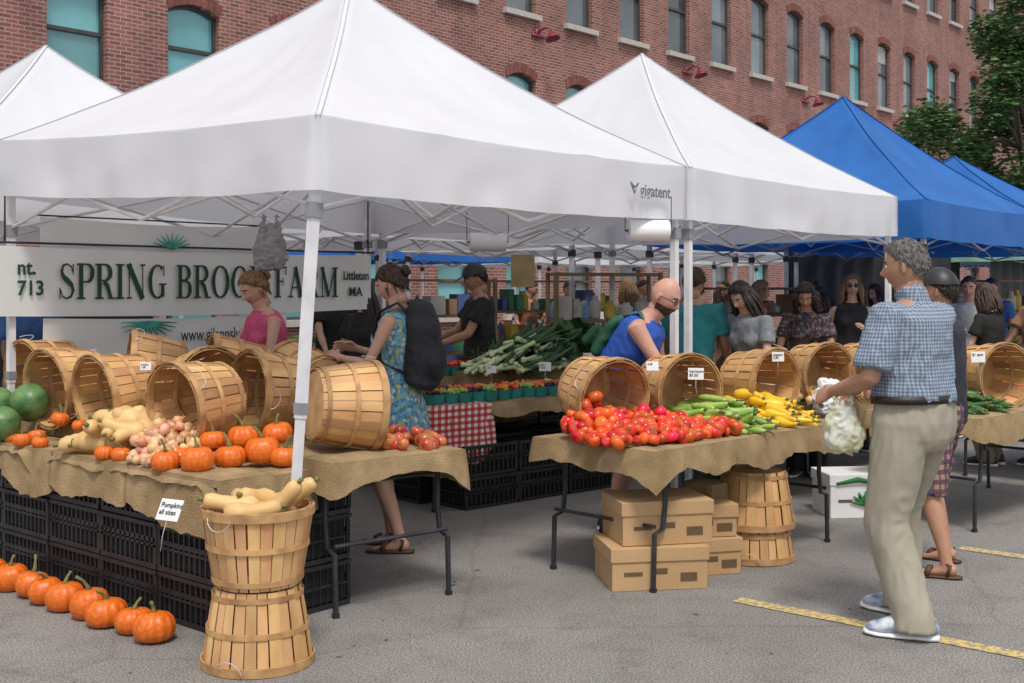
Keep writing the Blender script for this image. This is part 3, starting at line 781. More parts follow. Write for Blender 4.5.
for i in range(10):
    p=D1-A*.20+B*(.2+.195*i); pumpkin(p.x+R.uniform(-.02,.02),p.y+R.uniform(-.02,.02),0,R.uniform(.085,.102),R.uniform(.72,.95))
heap('butternut_squash_pile',T_butter(),[butter,stem],d1(.22,1.10,.72),B,A,.36,.17,30,.22,.06,lay=True,direc=(-.8,-.5,.05),jit=.5)
heap('onion_pile',T_onion(),[onion_m],d1(.24,.66,.72),B,A,.22,.24,170,.13,.03)
heap('onion_pile',T_onion(),[onion_m],(-1.76,6.02,.80),B,A,.13,.16,70,.12,.03)
heap('apple_pile',T_apple(),[apple_m,stem],E1+e1*.60+e2*.30+Z*.757,e1,e2,.18,.24,56,.08,.036)
heap('apple_pile',T_apple(),[apple_m,stem],E1+e1*.62+e2*.78+Z*.757,e1,e2,.14,.18,26,.05,.036)
for (x,y,z,r) in[(-2.86,7.0,.80,.115),(-2.92,6.75,.71,.105),(-3.10,7.1,.78,.11)]:
    g=G().ell((0,0,0),(r,r,r*1.25),0,20,12); o=g.build('watermelon',melon_m); o.matrix_world=Matrix.Translation((x,y,z+r))@Matrix.Rotation(rad(80),4,'X')@Matrix.Rotation(rad(30),4,'Y')
bsx,bsy=-1.085,5.04
basket((bsx,bsy,.168),(0,0,-1),.3,1.0); basket((bsx,bsy,.505),(0,0,1),1.1,1.0)
g=G(); bt=T_butter()
for (dx,dy,dz,dr) in[(-.10,-.05,.02,(-.9,-.3,.25)),(-.02,.06,.03,(-.4,-.8,.35)),(.10,-.02,.02,(.55,-.2,.6)),(.13,.08,.03,(.8,.1,.6)),(.0,-.12,.0,(1,.2,.15)),(-.1,.1,.0,(-.2,1,.3)),(.04,.03,-.03,(1,0,0)),(-.05,-.02,-.05,(0,1,0))]:
    g.addg(bt,align(dr,(bsx+dx,bsy+dy,.655+dz),R.uniform(0,6),.88))
g.build('butternut_squash_pile',[butter,stem])
# ------------------------------------------------------------------ display 2 (tomato table)
T2=Vec((.74,6.10,0)); f1=Vec((.71,.70,0)).normalized(); f2=Vec((-.70,.71,0)).normalized()
def t2(u,v,z=0): return T2+f1*u+f2*v+Z*z
folding_table('folding_table',T2,f1,f2,1.86,.84)
drape('burlap_cloth',T2-f1*.02-f2*.02,f1,f2,1.05,.88,.745,(.15,.0,.08,.13),seed=31,scallop=.07)
drape('burlap_cloth',T2+f1*1.0-f2*.025,f1,f2,.92,.9,.749,(.17,.14,.08,.0),seed=35,scallop=.07)
basket((.50,6.76,.99),(.48,-.85,-.14),0); basket((.98,7.10,.985),(.45,-.85,-.06),1); basket((1.58,7.62,.985),(.62,-.75,-.02),2)
tt=T_tomato()
heap('tomato_pile',tt,[tomato_m,stem],t2(.35,.34,.755),f1,f2,.46,.30,290,.13,.036,smin=.7)
heap('tomato_pile',tt,[tomato_m,stem],t2(.12,.50,.79),f1,f2,.17,.19,120,.20,.036,smin=.7)
heap('tomato_pile',tt,[tomato_m,stem],t2(.62,.17,.755),f1,f2,.36,.14,90,.08,.036,smin=.7)
heap('green_pepper_pile',T_zuke(),[zuke,stem],t2(1.02,.38,.755),f1,f2,.24,.34,170,.17,.024,lay=True,direc=(.75,-.7,.05))
heap('yellow_squash_pile',T_squashy(),[yellow_m,stem],t2(1.45,.34,.755),f1,f2,.24,.32,115,.16,.03,lay=True,direc=(.75,-.7,.0))
def carton(name,c,sz,a,mat=card,label=None,lm=None,lid=True):
    e=empty(name,c,a); g=G()
    w,d,h=sz
    g.box((0,0,h/2),(w,d,h)); 
    if lid: g.box((0,0,h-.035),(w+.016,d+.016,.075)); 
    ob=g.build('box_body',mat,e,False)
    bv=ob.modifiers.new('b','BEVEL'); bv.width=.004; bv.segments=2
    g=G()
    for s in(-1,1): g.tube([(-.04,s*(d/2+.001),h*.45),(.04,s*(d/2+.001),h*.45)],[(.016,.0015)]*2,n=8,xa=(0,0,1))
    g.box((w*.3,-d/2-.002,h*.3),(.09,.002,.045)); g.box((-w*.28,-d/2-.002,h*.4),(.10,.002,.02)); g.box((w/2+.001,0,h*.35),(.002,.12,.05))
    g.build('handle_holes_and_print',M('dark_print',(.16,.10,.05)),e,False)
    return e
ca=math.atan2(f1.y,f1.x)-.62
carton('cardboard_box',(.75,6.42,0),(.52,.40,.225),ca); carton('cardboard_box',(.79,6.46,.23),(.50,.38,.23),ca+.05); carton('cardboard_box',(1.06,6.72,0),(.36,.36,.20),ca+.1); carton('cardboard_box',(1.05,6.74,.205),(.36,.34,.18),ca+.03)
basket((1.43,6.98,.17),(0,0,-1),.3); basket((1.43,6.98,.36),(0,0,-1),1.1)
g=drape('burlap_sack',(1.14,6.75),f1,f2,.16,.2,.46,(.4,.3,.2,.3),seed=50,scallop=.05)
bx=carton('printed_produce_box',(2.42,8.35,0),(.48,.36,.30),.1,cardw)
gg=G()
for k in range(7): gg.tube([(.0,-.19,.10),(.10*math.cos(k*.5),-.192,.10+.09*math.sin(k*.5))],[.018,.004],n=6)
gg.tube([(-.20,-.19,.24),(-.05,-.19,.27),(.2,-.19,.22)],[.01,.02,.008],n=6); gg.build('print',M('green_print',(.03,.20,.05)),bx)
def bucket(x,y,r=.15,h=.36,mat=cardw):
    G().lathe([(r*.82,0),(r*.85,.01),(r,h),(r*1.05,h),(r*1.05,h-.03),(r*1.0,h-.03),(r*.96,h-.01),(r*.8,.02)],24).build('bucket',mat)
bucket(.44,7.95,.14,.34); bucket(2.0,8.3,.16,.3)
# ------------------------------------------------------------------ middle tables
checkc=checks('red_check_cloth',(.80,.75,.73),(.58,.14,.12),(.42,.03,.03),22,bump=.3)
mo=Vec((-.56,8.30,0)); m1=Vec((.75,.66,0)).normalized(); m2=Vec((-.66,.75,0)).normalized()
folding_table('folding_table',mo,m1,m2,1.83,.76)
drape('checked_tablecloth',mo,m1,m2,.55,.78,.745,(.42,.1,.3,.42),mat=checkc,seed=61,scallop=.02)
drape('burlap_cloth',mo+m1*.56,m1,m2,1.3,.78,.745,(.12,.12,.1,.0),seed=63)
crates(mo+m1*.25-m2*.06,m1,3,2,e2=m2)
crates(mo+m1*.15+m2*.36,m1,3,2,e2=m2)
def pints(name,o,ea,eb,na,nb,z,fruit,pitch=.125,boxm=None):
    boxm=boxm or M('pint_box_teal',(.03,.28,.24),rough=.6)
    g=G()
    for i in range(na):
        for j in range(nb):
            p=Vec((o[0],o[1],0))+ea*(i+.5)*pitch+eb*(j+.5)*pitch; zz=z
            T=Matrix.Translation(p+Z*zz)@Matrix.Rotation(math.atan2(ea.y,ea.x),4,'Z')
            g.add([(-.045,-.045,0),(.045,-.045,0),(.045,.045,0),(-.045,.045,0),(-.055,-.055,.075),(.055,-.055,.075),(.055,.055,.075),(-.055,.055,.075)],[(0,1,5,4),(1,2,6,5),(2,3,7,6),(3,0,4,7)],0,T)
            mi=1+R.choice(fruit)
            for k in range(12):
                g.ell((R.uniform(-.04,.04),R.uniform(-.04,.04),.07+R.uniform(0,.025)),(.016,.016,.016),mi,7,5,T)
    g.build(name,[boxm,tomato_m,M('cherry_tomato_orange',(.8,.28,.02),rough=.3,island=.2),M('blackberry',(.03,.01,.03),rough=.4),zuke])
pints('fruit_pint_rows',mo+m2*.02+m1*.02,m1,m2,14,3,.76,[0,0,1,2,3])
drape('burlap_cloth',mo+m2*.95+m1*.1,m1,m2,2.4,.8,.86,(.5,.1,.1,.3),seed=70)
pints('fruit_pint_rows',mo+m2*.97+m1*.2,m1,m2,16,3,.875,[0,0,0,1,1])
def bunch(name,c,ea,eb,La,Lb,h,n,mat,ls=(.10,.2)):
    g=G(); c=Vec(c)
    for i in range(n):
        a=R.uniform(-1,1);b=R.uniform(-1,1)
        p=c+ea*a*La+eb*b*Lb+Z*h*max(0,(1-a*a*.6-b*b*.5))*R.uniform(.1,1)
        L_=R.uniform(*ls); w=L_*.35; d=Vec((R.gauss(0,1),R.gauss(0,1),R.uniform(.1,1.6))).normalized()
        T=align(d,p,R.uniform(0,6.28)); vs=[];fs=[]
        K=4
        for k in range(K+1):
            t=k/K; ww=w*math.sin(math.pi*(t*.85+.1)); z=L_*t; cu=.35*L_*t*t
            vs+=[(-ww,cu+.01*R.uniform(-1,1),z),(0,cu-.012,z),(ww,cu+.01*R.uniform(-1,1),z)]
        for k in range(K):
            o=k*3; fs+=[(o,o+1,o+4,o+3),(o+1,o+2,o+5,o+4)]
        g.add(vs,fs,0,T)
    g.build(name,mat)
bunch('kale_bunches',Vec((.62,10.5,.95)),m1,m2,.5,.3,.28,300,kale_m)
heap('leek_pile',T_leek(),[leek_w,kale_m],Vec((.10,9.95,.92)),m1,m2,.55,.3,90,.26,.03,lay=True,direc=(.35,.6,.1))
drape('burlap_cloth',(-.35,9.55),m1,m2,1.9,.8,.9,(.4,.3,.1,.3),seed=80)
crates((-.35,9.6),m1,3,3,e2=m2)
bunch('lettuce_heads',Vec((.95,10.9,.9)),m1,m2,.5,.25,.15,200,green_m,(.08,.14))
drape('burlap_cloth',(2.2,9.6),m1,m2,2.2,.8,.78,(.5,.3,.1,.3),seed=85)
heap('pepper_pile',tt,[zuke,stem],(3.0,10.5,.79),m1,m2,.6,.25,80,.1,.036); bunch('greens_bunches',Vec((2.6,10.3,.8)),m1,m2,.4,.25,.2,150,green_m,(.08,.16))
basket((2.25,8.75,.97),(.4,-.85,-.05),1); basket((2.65,8.9,.97),(.3,-.85,-.05),1)
folding_table('folding_table',(1.75,8.35,0),f1,f2,1.8,.75); drape('burlap_cloth',(1.73,8.33),f1,f2,1.84,.8,.745,(.2,.2,.1,.2),seed=88)
heap('potato_pile',T_onion(),[butter],(2.35,8.75,.76),f1,f2,.35,.25,80,.1,.03)
def bag(name,c,w,d,h,mat,sd=0,handle=True):
    g=G(); pts=[];rr=[]
    for k in range(7):
        t=k/6; pts.append((0,0,h*t)); s=(.75,.98,1.0,.95,.85,.7,.62)[k]; rr.append((w/2*s,d/2*s*(1-.4*t)))
    g.tube(pts,rr,n=16,xa=(1,0,0))
    if handle:
        for s in(-1,1): g.tube([(-w*.22,s*.01,h*.97),(-w*.18,s*.02,h*1.2),(0,s*.02,h*1.32),(w*.18,s*.02,h*1.2),(w*.22,s*.01,h*.97)],[(.018,.003)]*5,n=6,xa=(0,0,1))
    o=g.build(name,mat); o.location=c
    remesh(o,.008,2,.026,20,sd); return o
bagm=M('white_plastic_bag',(.80,.82,.76),(.66,.66,.38),scale=9,rough=.35,trans=.35)
bag('paper_bag',(2.12,7.9,.76),.2,.12,.22,cardw,3,False)
bag('green_tote_bag',(1.28,7.3,.0+.4),.2,.1,.22,M('green_tote',(.02,.16,.05)),5)
T3=Vec((3.02,7.62,0))
folding_table('folding_table',T3,f1,f2,1.86,.78); drape('burlap_cloth',T3-f1*.02-f2*.02,f1,f2,1.9,.82,.745,(.16,.15,.1,.12),seed=91)
basket((3.38,8.35,.985),(.35,-.93,-.04),1); heap('cucumber_pile',T_zuke(),[cuke,stem],T3+f1*.42+f2*.42+Z*.755,f1,f2,.36,.33,130,.14,.024,lay=True,direc=(.7,-.7,0))
folding_table('folding_table',T3+f1*2.2+f2*.4,f1,f2,1.86,.78); drape('burlap_cloth',T3+f1*2.2+f2*.4,f1,f2,1.9,.82,.745,(.3,.15,.1,.12),seed=95)
bunch('greens_bunches',T3+f1*2.8+f2*.8+Z*.76,f1,f2,.5,.25,.25,200,green_m,(.1,.18)); heap('tomato_pile',tt,[tomato_m,stem],T3+f1*1.35+f2*.4+Z*.755,f1,f2,.35,.3,90,.1,.036)
# ------------------------------------------------------------------ price cards
def pcard(p,nd,s=.1,txt='$3.00\n / lb'):
    p=Vec(p); n=Vec(nd).normalized(); x=Z.cross(n).normalized(); up=n.cross(x)
    m=Matrix((x,up,n)).transposed().to_4x4(); m.translation=p
    e=empty('price_card',(0,0,0)); G().box((0,0,0),(s,s*.75,.002),0).build('card',cardw,e,False,m)
    text('lettering',txt,s*.25,(p+n*.003-x*s*.42+up*s*.08),x,up,ink,e)
    G().tube([m@Vec((0,-s*.3,-.003)),m@Vec((0,-s*.9,-.01)),m@Vec((.01,-s*1.4,-.02))],.0015,n=5).build('clip_wire',metal,e)
for p,n,s,t in[((-1.90,6.12,1.19),(.1,-1,.1),.055,'onions\n1.50'),((-1.52,5.24,.61),(-.45,-.85,.5),.13,'Pumpkins\nall sizes'),((1.06,6.80,1.10),(-.25,-1,.2),.09,'heirloom\n$3.50'),((.80,6.72,1.15),(.1,-1,.2),.07,'3.00'),
             ((1.68,7.45,1.16),(.2,-1,.1),.08,'peppers\n2.99'),((3.2,8.1,1.12),(.1,-1,.1),.10,'$1 each'),((-.15,8.6,1.0),(0,-1,.1),.07,'4.00'),((.25,8.9,1.0),(0,-1,.1),.09,'pint\n4.50'),((.6,9.3,1.05),(0,-1,.1),.08,'leeks\n2.50')]:
    pcard(p,n,s,t)
def roll(c,d,L=.34,r=.07):
    d=Vec(d).normalized(); c=Vec(c); g=G()
    g.tube([c-d*L/2,c-d*L*.495,c+d*L*.495,c+d*L/2],[r*.92,r,r,r*.92],n=20)
    g.tube([c-d*(L/2+.002),c+d*(L/2+.002)],r*.28,1,n=12)
    g.tube([c-d*(L/2+.02),c+d*(L/2+.02)],.006,2,n=6)
    for s in(-1,1): g.tube([c+d*(L/2+.02)*s,c+d*(L/2+.02)*s+Z*.22],.003,2,n=5)
    o=g.build('paper_towel_roll',[M('paper_towel',(.84,.84,.84),(.78,.78,.79),bump=.2,bscale=90),card,blackpl]); sharpen(o,50)
roll((.86,7.45,1.955),(1,.15,0),.26,.068); roll((-.18,8.7,1.93),(1,.2,0),.27,.068)
bag('hanging_cloth_bag',(-1.62,7.9,1.72),.22,.1,.3,M('grey_cloth',(.35,.34,.36)),8)
# ------------------------------------------------------------------ people
SK=lambda n,c: M(n,c,tuple(x*.85 for x in c),scale=12,rough=.5,bump=.08,bscale=80)
skin_a=SK('skin_fair',(.60,.35,.25)); skin_b=SK('skin_tan',(.46,.24,.15)); skin_c=SK('skin_pink',(.62,.33,.25)); skin_d=SK('skin_brown',(.20,.10,.06))
hair_mats={'dark':M('hair_dark',(.018,.012,.01),(.04,.025,.018),scale=30,rough=.45,stretch=(6,6,.6),bump=.5,bscale=50),
 'blonde':M('hair_blonde',(.30,.17,.07),(.14,.07,.03),scale=30,rough=.45,stretch=(6,6,.6),bump=.5,bscale=50),
 'grey':M('hair_grey',(.20,.19,.185),(.09,.085,.08),scale=30,rough=.6,stretch=(6,6,.6),bump=.8,bscale=50),
 'brown':M('hair_brown',(.07,.035,.018),(.03,.016,.01),scale=30,rough=.45,stretch=(6,6,.6),bump=.5,bscale=50)}
eye_w=M('eye_white',(.7,.68,.66),rough=.2); lipm=M('lips',(.42,.16,.13),rough=.5)
sandalm=M('sandal_leather',(.10,.045,.02),rough=.6); beltm=M('belt_leather',(.02,.014,.01),rough=.5)
def ik(a,b,l1,l2,hint):
    d=b-a; Ln=min(max(d.length,.15),(l1+l2)*.998); dn=d.normalized(); b=a+dn*Ln
    x=(l1*l1-l2*l2+Ln*Ln)/(2*Ln); h=math.sqrt(max(0,l1*l1-x*x))
    hp=hint-dn*hint.dot(dn)
    if hp.length<1e-3: hp=dn.orthogonal()
    return a+dn*x+hp.normalized()*h,b
_ic={}
def ico(sub):
    if sub not in _ic:
        bm=bmesh.new(); bmesh.ops.create_icosphere(bm,subdivisions=sub,radius=1)
        _ic[sub]=([v.co.copy() for v in bm.verts],[tuple(v.index for v in f.verts) for f in bm.faces]); bm.free()
    return _ic[sub]
def gs(a,s): return math.exp(-(a/s)**2)
def headpt(n,male=True):
    x,y,z=.076*n.x,.097*n.y,.117*n.z
    t=max(0,-n.z); x*=1-.30*t*t
    if n.y<0: y*=1-.38*t
    else: y*=.95+.03*t
    if n.y>0:
        f=min(1,n.y*2)
        y+=f*(.023*gs(x,.012)*gs(z+.026,.016)+.012*gs(x,.011)*gs(z+.006,.026)-.012*gs(abs(x)-.030,.015)*gs(z-.006,.013)
             +.006*gs(z-.032,.011)*gs(x,.045)+.006*gs(x,.022)*gs(z+.062,.010)+.009*gs(x,.02)*gs(z+.10,.018)+.004*gs(abs(x)-.042,.02)*gs(z+.025,.02))
    return Vec((x,y,z))
def make_hand(g,w,d,n,side,curl,m=0):
    d=d.normalized(); n=(n-d*n.dot(d)).normalized(); s=d.cross(n)*side
    g.tube([w-d*.03,w,w+d*.03,w+d*.07,w+d*.092],[(.026,.02),(.027,.018),(.038,.016),(.042,.014),(.038,.010)],m,n=10,xa=s)
    for k in range(4):
        L=(.072,.082,.076,.058)[k]; base=w+d*(.086-.004*k)+s*(.030-.020*k)
        p=base; dd=d.copy(); pts=[p-d*.012,p]; 
        for q,fr in enumerate((.45,.32,.23)):
            a=curl*(.45+.35*q)+.06*k
            dd=(d*math.cos(a)+n*math.sin(a)); p=p+dd*L*fr; pts.append(p)
        g.tube(pts,[.0088,.0088,.0082,.0076,.006],m,n=7)
    b=w+d*.028+s*.03; td=(d*.7+s*.75+n*.35).normalized()
    g.tube([b-td*.01,b+td*.03,b+td*.03+(d*.85+n*.4+s*.2).normalized()*.028,b+td*.03+(d*.85+n*.5).normalized()*.052],[.013,.011,.010,.007],m,n=7)
def person(name,x,y,face,H=1.72,lean=0,side=0,feet=((-.1,0),(.1,0)),hands=((-.26,.05,.80),(.26,.05,.80)),hy=0,hp=0,top=None,sleeve=.6,bottom=None,
           blen='pants',shoes=None,hair='dark',style='short',skin=None,low=False,fem=False,tuck=False,pel=0,curl=.7,sandal=False,elbow=None,toes=None,extra=None,girth=1.0):
    skin=skin or skin_a; f=Vec((face[0],face[1],0)).normalized(); k=H/1.75
    e=empty(name,(x,y,0),math.atan2(-f.x,f.y),k)
    vox=.019 if low else .0115
    P=Vec((0,pel,.93)); RT=Matrix.Translation(P)@Matrix.Rotation(-lean,4,'X')@Matrix.Rotation(side,4,'Y')
    def S(a,b,c): return RT@Vec((a,b,c-.93))
    wsh=.168 if fem else .188*(1+(girth-1)*.4); wc=.9 if fem else 1.0
    hip=.088*(1+(girth-1)*.5)
    bx=RT.to_3x3()@Vec((1,0,0))
    tor=[(.80,.11,.085),(.86,.155,.11),(.93,.170,.118),(1.02,.152,.108),(1.12,.135,.10),(1.22,.150,.112),(1.32,.168,.118),(1.40,.165,.105),(1.45,.125,.08),(1.485,.066,.058),(1.53,.056,.058),(1.60,.054,.06)]
    if not fem: tor=[(a,b*(girth if a<1.45 else 1)+(.014 if 1.05<a<1.25 else 0),c*(girth if a<1.45 else 1)+(.008 if 1.0<a<1.25 else 0)) for a,b,c in tor]
    def ring(t,ex=0,ey=0): return (S(0,(.012 if 1.15<t[0]<1.4 and not fem else 0)+(.02 if t[0]>1.5 else 0),t[0]),(t[1]*wc+ex,t[2]*(.95 if fem else 1)+ey))
    body=G(); rs=[ring(t) for t in tor]; body.tube([r[0] for r in rs],[r[1] for r in rs],n=18,xa=bx)
    if fem:
        for s in(-1,1): c=S(s*.07,.085,1.29); body.ell(c,(.062,.055,.06),0,10,8)
    legs=[]
    lg=1+(girth-1)*.6
    for i,s in enumerate((-1,1)):
        hj=P+Vec((s*hip,0,-.03)); an=Vec((feet[i][0],feet[i][1],.085 if len(feet[i])<3 else feet[i][2]))
        kn,an=ik(hj,an,.425,.425,Vec((s*.12,1,0))); legs.append((hj,kn,an))
        c1=hj.lerp(kn,.5); c2=kn.lerp(an,.35)
        body.tube([hj+Z*.03,c1,kn,c2,kn.lerp(an,.75),an-Z*.03],[.09,.078,.054,.056,.04,.034],n=14,xa=(1,0,0))
    arms=[]
    for i,s in enumerate((-1,1)):
        sh=S(s*wsh,0,1.405); hd=Vec(hands[i])
        eh=Vec((s*.5,-.6,-.7)) if not elbow else Vec(elbow[i])
        el,wr=ik(sh,hd,.285,.255,eh); arms.append((sh,el,wr)); af=.82 if fem else 1+(girth-1)*.5
        body.tube([S(s*(wsh-.06),0,1.40),sh,sh.lerp(el,.45),el,el.lerp(wr,.3),el.lerp(wr,.7),wr],[.055*af,.058*af,.046*af,.039*af,.040*af,.031*af,.026*af],n=12)
    if sandal or shoes is None:
        for (hj,kn,an) in legs: 
            body.tube([an+Vec((0,-.05,-.04)),an+Vec((0,0,-.035)),an+Vec((0,.08,-.055)),an+Vec((0,.16,-.068)),an+Vec((0,.19,-.07))],[(.03,.03),(.036,.04),(.04,.025),(.045,.014),(.03,.009)],n=12,xa=(1,0,0))
    ob=body.build('body',skin,e); remesh(ob,vox,5)
    hg=G()
    for i,s in enumerate((-1,1)):
        sh,el,wr=arms[i]; d=(wr-el).normalized(); n=Vec((-s*.8,.15,-.5))
        make_hand(hg,wr,d,n,(1 if d.cross((n-d*n.dot(d)).normalized()).z>=0 else -1),curl if isinstance(curl,(int,float)) else curl[i])
    ho=hg.build('hands',skin,e)
    if not low: remesh(ho,.0042,2)
    NK=S(0,.0,1.56); tot=lean*.35+hp
    HM=Matrix.Translation(NK)@Matrix.Rotation(hy,4,'Z')@Matrix.Rotation(-(tot),4,'X')@Matrix.Translation((0,.018,.075))@Matrix.Diagonal((.94,.94,.96,1) if fem else (1,1,1,1))
    vs,fs=ico(4 if low else 5); hv=[headpt(n) for n in vs]; g=G(); g.add(hv,fs,0,HM)
    for i,fc in enumerate(fs):
        c=hv[fc[0]]
        if c.y>.06 and abs(c.x)<.023 and abs(c.z+.062)<.008: g.m[i]=1
    for s in(-1,1):
        g.ell((s*.076,-.005,-.008),(.010,.018,.031),0,10,8,HM); g.ell((s*.080,-.001,-.008),(.007,.011,.021),1,8,6,HM)
        g.ell((s*.030,.0755,.006),(.0125,.011,.0095),2,10,8,HM); g.ell((s*.030,.0845,.006),(.0055,.004,.0055),3,8,6,HM)
        g.tube([(s*.014,.090,.026),(s*.03,.089,.031),(s*.047,.079,.026)],.0042,3,n=5,T=HM)
    g.tube([(0,-.02,-.14),(0,-.015,-.05)],[.054,.05],0,n=12,T=HM)
    g.build('head',[skin,lipm,eye_w,hair_mats['dark' if style!='bald' else 'brown']],e)
    hm=hair_mats[hair]; g=G(); rr=random.Random(len(name)*7+int(x*10))
    if style!='bald':
        def cov(n): return -n.y*.75+n.z*1.15
        thr=.06; keep={}; o=[]
        off=.012 if style=='short' else .020
        for i,n in enumerate(vs):
            cvv=cov(n)+.08*noise.noise(Vec((n.x*5,n.y*5,n.z*5)))
            if cvv>thr:
                keep[i]=len(o); t=min(1,(cvv-thr)/.22); p=headpt(n); o.append(p+n*(off*t-.001+.010*t*noise.noise(n*7+Vec((x,0,0)))+.006*t*noise.noise(Vec((n.x*26,n.y*26,n.z*5)))))
        g.add(o,[tuple(keep[i] for i in f_) for f_ in fs if all(i in keep for i in f_)],0,HM)
        if not low:
            for q in range(520):
                n=Vec((rr.gauss(0,1),rr.gauss(0,1),rr.gauss(0,1))).normalized()
                if cov(n)<thr+.05: continue
                p=headpt(n)+n*off*.8; t=Vec((n.x*.2,-.3,-.8)); t=(t-n*t.dot(n)).normalized()
                g.tube([p,p+t*.014+n*.004,p+t*.026+n*.001],[.0022,.002,.0006],0,n=4,T=HM)
        if style in('long','mid'):
            Ln=.34 if style=='long' else .19
            for q in range(120):
                a=rr.uniform(-2.35,2.35) ; b0=Vec((math.sin(a),-math.cos(a),rr.uniform(-.1,.6))).normalized()
                if b0.y>.55: continue
                wv=rr.uniform(-.02,.02)
                p=headpt(b0)+b0*.010; p2=p+b0*.02+Vec((wv,-.01,-Ln*.35)); p3=Vec((p2.x*1.1-wv,p2.y-.01,p.z-Ln*rr.uniform(.6,.85)-.02)); p4=Vec((p3.x*1.02+rr.uniform(-.02,.02),p3.y,p3.z-Ln*.25))
                g.tube([p,p2,p3,p4],[.011,.012,.010,.002],0,n=6,T=HM)
        if style=='bun':
            for q in range(26):
                a=rr.uniform(0,6.28); g.tube([Vec((0,-.10,.05))+Vec((math.cos(a)*.012,-.02,math.sin(a)*.012)),Vec((math.cos(a)*.03,-.12,.05+math.sin(a)*.03)),Vec((math.cos(a+1)*.024,-.14,.05+math.sin(a+1)*.024)),Vec((math.cos(a+2)*.008,-.145,.055))],[.010,.012,.010,.005],0,n=6,T=HM)
            for q in range(14): 
                a=rr.uniform(-1.9,1.9); b0=Vec((math.sin(a),-math.cos(a),-.1)).normalized(); p=headpt(b0)+b0*.006; g.tube([p,p+Vec((0,0,-.03)),p+Vec((rr.uniform(-.01,.01),-.005,-.07))],[.008,.006,.002],0,n=5,T=HM)
        g.build('hair',hm,e)
    if style=='bald' or (extra and 'beard' in extra):
        g=G(); keep={};o=[]
        for i,n in enumerate(vs):
            if n.z<-.32 and n.y>-.15 and not(abs(n.x)<.28 and -.60<n.z<-.46 and n.y>.5):
                keep[i]=len(o); o.append(headpt(n)+n*(.009+.005*noise.noise(n*12)+.004*noise.noise(n*30)))
        g.add(o,[tuple(keep[i] for i in f_) for f_ in fs if all(i in keep for i in f_)],0,HM); g.build('beard',hair_mats['brown'] if style=='bald' else hm,e)
    if extra and 'glasses' in extra:
        g=G()
        for s in(-1,1):
            g.tube([(s*(.031+.02*math.cos(a)),.097,.005+.016*math.sin(a)) for a in [i*math.pi/6 for i in range(13)]],.0025,0,n=5,T=HM); g.tube([(s*.05,.096,.008),(s*.079,.06,.01),(s*.082,0,.004)],.0025,0,n=5,T=HM)
        g.build('glasses',blackpl,e)
    if extra and 'shades' in extra:
        g=G(); [g.ell((s*.032,.094,.004),(.024,.006,.018),0,12,8,HM) for s in(-1,1)]; g.tube([(-.08,.0,.006),(-.058,.085,.01),(0,.1,.012),(.058,.085,.01),(.08,0,.006)],.003,0,n=5,T=HM); g.build('sunglasses',blackpl,e)
    if extra and 'cap' in extra:
        g=G(); keep={};o=[]
        for i,n in enumerate(vs):
            if n.z>.22: keep[i]=len(o); o.append(headpt(n)*1.0+n*.024)
        g.add(o,[tuple(keep[i] for i in f_) for f_ in fs if all(i in keep for i in f_)],0,HM)
        g.tube([(0,.05,.04),(0,.11,.045),(0,.155,.035),(0,.175,.03)],[(.072,.008),(.072,.006),(.05,.005),(.02,.004)],0,n=12,T=HM,xa=(1,0,0)); g.build('cap',blackpl,e)
    if top:
        g=G(); z0=1.0 if tuck else .88
        if blen=='dress': z0=1.02
        ex=.016 if tuck else .02
        rg=[t for t in tor if z0-.05<=t[0]<=1.46]
        rs=[ring(t,ex+(.016 if (tuck and t[0]<1.14) else 0),ex+(.012 if (tuck and t[0]<1.14) else 0)) for t in rg]
        g.tube([r[0] for r in rs],[r[1] for r in rs],n=20,xa=bx)
        if fem:
            for s in(-1,1): g.ell(S(s*.07,.088,1.29),(.072,.065,.07),0,10,8)
        g.tube([S(0,0,1.43),S(0,.0,1.475)],[(.12,.085),(.072,.068)],n=16,xa=bx)
        if 'collar' in (extra or ()): g.tube([S(0,-.005,1.46),S(0,.0,1.50),S(0,.008,1.53)],[(.080,.074),(.073,.071),(.071,.071)],n=16,xa=bx)
        for i,s in enumerate((-1,1)):
            sh,el,wr=arms[i]; af=.85 if fem else 1+(girth-1)*.6
            if sleeve<=0: 
                g.tube([S(s*.07,0,1.30),S(s*(wsh-.05),0,1.36),S(s*(wsh-.065),0,1.435)],[.06,.058,.045],n=12); continue
            pts=[S(s*(wsh-.08),0,1.39),sh+Z*.004]; q=[.07*af,.074*af]
            if sleeve<=1: pts+=[sh.lerp(el,sleeve*.5),sh.lerp(el,sleeve)]; q+=[.070*af,.074*af]
            else: pts+=[sh.lerp(el,.5),el,el.lerp(wr,sleeve-1)]; q+=[.062,.055,.042]
            g.tube(pts,q,n=14)
        o=g.build('shirt',top,e); remesh(o,vox,3,.014,11,x*3,.6)
